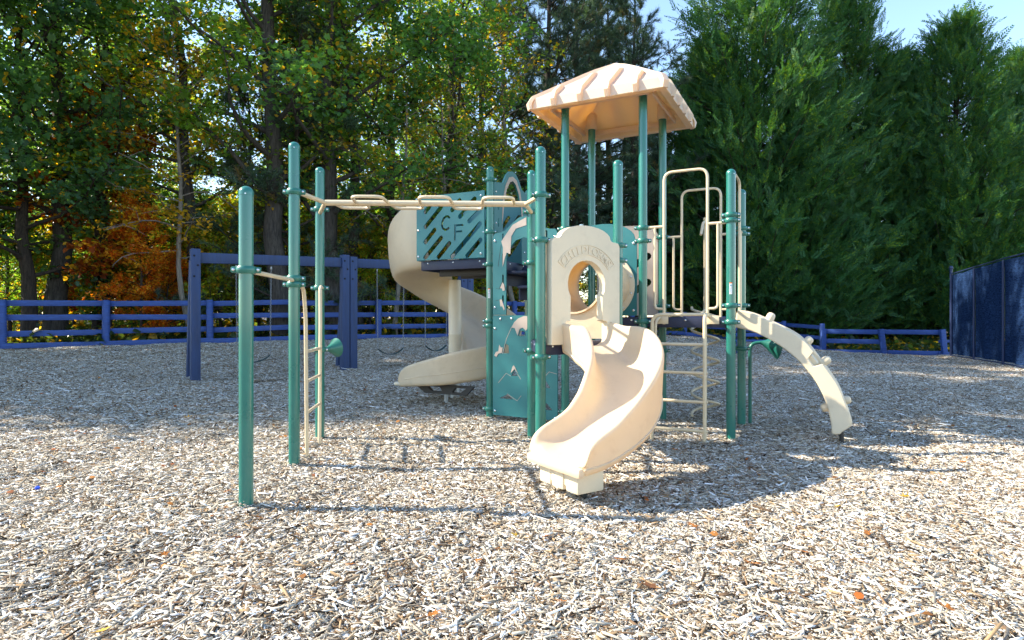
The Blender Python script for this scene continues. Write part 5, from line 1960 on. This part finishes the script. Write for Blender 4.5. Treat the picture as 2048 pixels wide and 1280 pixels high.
MARKS = [(-250, 'beyond the left end of the fence'), (-40, 'at the far left of the picture'), (95, 'left of the first round fence post'), (212, 'behind the first round fence post'), (300, 'between the first fence post and the swing frame'),
         (390, 'behind the left swing post'), (450, 'left of the front green post'), (491, 'behind the front green post'), (540, 'between the two front green posts'), (588, 'behind the tall monkey bar post'),
         (640, 'behind the side ladder'), (697, 'behind the double swing posts'), (760, 'right of the double swing posts'), (825, 'behind the top of the spiral slide'), (890, 'behind the letter panel'),
         (950, 'behind the raised deck'), (1000, 'behind the arch panel'), (1062, 'behind the slide entrance posts'), (1120, 'behind the left roof post'), (1183, 'behind the middle roof posts'), (1236, 'behind the post beside the slide panel'),
         (1286, 'behind the nearest roof post'), (1330, 'behind the left loop rail'), (1400, 'behind the right loop rail'), (1460, 'behind the climber post')]
def where(px):
    return min(MARKS, key=lambda m: abs(m[0] - px))[1]
def hue(t):
    return {DG: 'dark green', MG: 'mid green', YG: 'yellow green', OL: 'olive', OR: 'orange', RD: 'red', YL: 'yellow', BG: 'blue green'}.get(t, 'green')
# undergrowth just behind the fence
for i, (px, Y, sc_, tint, tu) in enumerate([(20, 18.4, .8, MG, .2), (150, 20.5, .8, YG, .2), (225, 19.2, .7, MG, .2), (330, 18.6, .50, OR, .5), (350, 20.8, .85, YG, .2), (440, 19.2, .7, YG, .15),
                                            (468, 22.0, .9, YG, .2), (520, 20.8, .75, YG, .2), (618, 21.4, .7, YG, .25), (700, 22.6, .8, OL, .2), (742, 20.6, .7, YG, .15), (828, 22.4, .85, OL, .3),
                                            (872, 21.9, .6, OL, .3), (930, 22.8, .7, YG, .2), (985, 25.0, .8, OL, .3), (1060, 26.2, .7, OL, .3), (1120, 28.5, .8, YG, .2), (60, 21.5, .8, DG, .1), (190, 22.0, .9, DG, .1), (270, 21.5, .8, MG, .1), (405, 22.4, .9, DG, .1), (555, 22.6, .9, MG, .1), (655, 23.0, .9, DG, .1), (735, 23.2, .9, MG, .1), (790, 23.6, .9, DG, .1), (850, 24.0, .95, DG, .1), (905, 24.4, .9, DG, .1), (960, 25.4, .95, MG, .1), (1010, 26.8, .95, DG, .1)]):
    X, Y = tp_(px, Y)
    tree('understory_shrub', 'sapling', X, Y, rt_.uniform(0, 6), sc_, tint, tu, hue(tint) + ' shrub close to the fence ' + where(px), 'understory shrubs behind the fence', 'shrub')
for i in range(22):
    px = -330 + 1330 * (i + rt_.random()) / 22; Y = rt_.uniform(24.5, 30)
    X, Y = tp_(px, Y)
    tree('understory_shrub', 'sapling', X, Y, rt_.uniform(0, 6), rt_.uniform(.8, 1.15), (tn := rt_.choice([YG, YG, MG, OL])), .2, hue(tn) + ' shrub deep in the woods ' + where(px), 'shrubs deep in the woods', 'shrub')
# the woods further back, one row behind another
k = 0
for (Y0, n, x0, x1, keys) in ((33, 8, -420, 960, ('oak_low', 'oak_a', 'thin_b', 'oak_b')), (42, 5, -300, 980, ('oak_low', 'oak_low', 'oak_a'))):
    for i in range(n):
        px = x0 + (x1 - x0) * (i + rt_.uniform(.1, .9)) / n
        Y = Y0 + rt_.uniform(-1.4, 1.4)
        X, Y = tp_(px, Y)
        tint = rt_.choice([MG, YG, YG, YG, OL])
        tree('woodland_tree', keys[k % len(keys)], X, Y, rt_.uniform(0, 6.2), rt_.uniform(.85, 1.1), tint, rt_.uniform(.05, .25),
             hue(tint) + (' second row woodland tree ' if Y0 < 40 else ' farthest row woodland tree ') + where(px), 'trees deep in the woods')
        k += 1
# low green ground cover on the forest floor
cg = np.random.default_rng(55)
n = 26000
cx_ = cg.uniform(-32, 24, n); cy_ = fence_line(cx_.clip(-15, 17)) + .35 + cg.random(n) ** 1.4 * 16
keep = ~((cx_ > 17) & (cy_ < 24))
cx_, cy_ = cx_[keep], cy_[keep]
clump_h = .10 + .45 * cg.random(len(cx_)) * (.5 + .5 * np.sin(cx_ * 2.3 + 1.3 * cy_) * np.cos(cy_ * 1.9 - cx_))
V, F, T = leaf_cloud(cg, np.stack([cx_, cy_, terrain(cx_, cy_) + clump_h], 1), .20)
ob = bpy.data.objects.new('ground_cover', big_mesh('ground_cover', V, F, 'leaf', T)); COL.objects.link(ob)
ob.color = (.050, .085, .030, .22)
tag(ob, 'low green and brown ground cover under the trees behind the fence', 'ground cover', kind='stuff')
# sunlit pines and scrub far behind the roof
for i in range(9):
    px = 1010 + 52 * i + rt_.uniform(-15, 15); Y = 46 + rt_.uniform(-4, 8)
    X, Y = tp_(px, Y)
    tree('distant_pine', 'pine_low' if i % 2 else 'sapling', X, Y, rt_.uniform(0, 6), rt_.uniform(1.35, 1.9), (.085, .125, .04), .2,
         'sunlit distant ' + ('pine ' if i % 2 else 'bush ') + where(px), 'distant trees below the roof')
# the woods go on round the left side of the yard and shade it
for i, (X, Y, key, sc_) in enumerate([(-15.6, 11.7, 'oak_a', .96), (-19.5, 11.6, 'oak_b', 1.0), (-16.2, 14.4, 'oak_low', 1.1), (-20.5, 13.6, 'oak_a', 1.05), (-25.5, 13.0, 'oak_b', 1.08), (-18.2, 12.9, 'oak_low', 1.25), (-23.0, 11.4, 'oak_a', 1.0), (-15.0, 16.6, 'oak_low', 1.15),]):
    tree('woodland_tree', key, X, Y, 1.3 * i, sc_, DG, .08, 'tall tree beyond the left edge of the yard', 'trees left of the yard', sz=sc_ * (1.0 if i < 2 else 1.35))

# ------------------------------------------------------------------ fallen leaves and a scrap of litter
lr = random.Random(3)
def leaf_mesh(seed):
    q = random.Random(seed)
    pts = []
    for k in range(14):
        a = 2 * math.pi * k / 14
        r_ = (.52 if k % 2 == 0 else .27) * q.uniform(.75, 1.2)
        x, y = r_ * math.cos(a) * .72, r_ * math.sin(a) * 1.15
        pts.append((x, y, .55 * x * x * q.uniform(.6, 2.2) + .25 * abs(y) ** 1.5 * q.uniform(.3, 1.5)))
    stem = [(-.02, -.5, .02), (.02, -.5, .02), (.03, -.95, .10)]
    m = bpy.data.meshes.new('fallen_leaf')
    m.from_pydata([(0, 0, 0)] + pts + stem, [], [(0, i + 1, (i + 1) % 14 + 1) for i in range(14)] + [(15, 16, 17)])
    m.materials.append(MAT['fallen'])
    a = m.attributes.new('tone', 'FLOAT_VECTOR', 'POINT')
    a.data.foreach_set('vector', np.array([[q.uniform(.2, .8), .9, .5] for _ in range(18)], np.float32).ravel())
    return m
leaf_meshes = [leaf_mesh(k) for k in range(5)]
spots = [(455, 990, 'o'), (485, 975, 'y'), (865, 1243, 'o'), (205, 1276, 'y'), (1030, 1080, 'y'), (1090, 1083, 'o'), (1385, 1060, 'o'), (1675, 1022, 'y'), (1735, 1076, 'o'), (1895, 1230, 'o'), (1505, 1138, 'o'),
         (1500, 945, 'b'), (1810, 1000, 'y'), (815, 1021, 'o'), (640, 932, 'o'), (520, 1045, 'o'), (960, 938, 'b'), (1350, 905, 'o'), (1300, 1185, 'b'), (690, 802, 'o'), (755, 857, 'y'), (85, 752, 'o'),
         (320, 735, 'y'), (185, 758, 'o'), (378, 838, 'y'), (700, 1140, 'o'), (1460, 1150, 'b'), (1120, 1215, 'o'), (1925, 930, 'o'), (1240, 1130, 'o'), (330, 1120, 'o'), (1610, 1115, 'o')]
names = {'o': ('orange', (.33, .12, .018)), 'y': ('yellow', (.48, .31, .03)), 'b': ('brown', (.17, .07, .025))}
for px, py, c in spots:
    Y = CAM_H * FPX / (py - CY)
    X = (px - CX) / FPX * Y
    for _ in range(4):
        Y = (CAM_H - gz(X, Y)) * FPX / (py - CY); X = (px - CX) / FPX * Y
    o = bpy.data.objects.new('fallen_leaf', lr.choice(leaf_meshes))
    COL.objects.link(o)
    o.location = (X, Y, gz(X, Y) + .030)
    o.rotation_euler = (lr.uniform(-.35, .35), lr.uniform(-.35, .35), lr.uniform(0, 6.28))
    s_ = lr.uniform(.045, .075)
    o.scale = (s_, s_ * lr.uniform(1, 1.4), s_)
    o.color = (*names[c][1], 0.0)
    LM = [(492, 1018, 'at the foot of the front left post'), (588, 936, 'at the foot of the tall monkey bar post'), (639, 880, 'near the foot of the side ladder'), (390, 762, 'near the left swing post'), (697, 745, 'near the double swing posts'),
          (1160, 985, 'in front of the curved slide'), (1410, 890, 'at the foot of the rung ladder'), (1690, 885, 'near the foot of the arched climber'), (1459, 890, 'near the foot of the climber post'), (1000, 840, 'below the mountain panel'),
          (200, 1240, 'in the near left corner'), (1024, 1240, 'in the middle foreground'), (1900, 1240, 'in the near right corner'), (100, 760, 'by the fence at far left'), (700, 1140, 'in the left foreground'), (1500, 1140, 'in the right foreground'), (1700, 1040, 'right of the slide shadow'), (1340, 1060, 'below the slide shadow')]
    near_ = min(LM, key=lambda m: math.hypot(m[0] - px, m[1] - py))[2]
    tag(o, names[c][0] + ' fallen leaf on the wood chips ' + near_, 'leaf', names[c][0] + ' leaves fallen on the mulch')
# small dry leaves and twig bits strewn about, most along the fence: too many to count
lg = np.random.default_rng(77)
n = 2600
lx = lg.uniform(-14, 15, n); ly = 2 + (fence_line(lx) - 2.4) * lg.beta(1.5, 1.0, n)
lz = terrain(lx, ly) + .026
V, F, T = leaf_cloud(lg, np.stack([lx, ly, lz], 1), .045, spread_up=2.5)
me = big_mesh('leaf_litter', V, F, 'fallen', T)
ob = bpy.data.objects.new('leaf_litter', me); COL.objects.link(ob)
ob.color = (.30, .12, .022, .45)
tag(ob, 'small dry brown leaves strewn over the wood chips', 'leaf litter', kind='stuff')
Y = CAM_H * FPX / (985 - CY); X = (75 - CX) / FPX * Y
mb = MB(); mb.lathe([(.016, 0), (.017, .004), (.017, .012), (.013, .016)], (0, 0, 0), (.2, -.3, 1), 14)
cp_ = mb.build('bottle_cap', 'cap_plastic')
cp_.location = (X, Y, gz(X, Y) + .03)
tag(cp_, 'small bright blue plastic cap on the wood chips at left', 'cap')
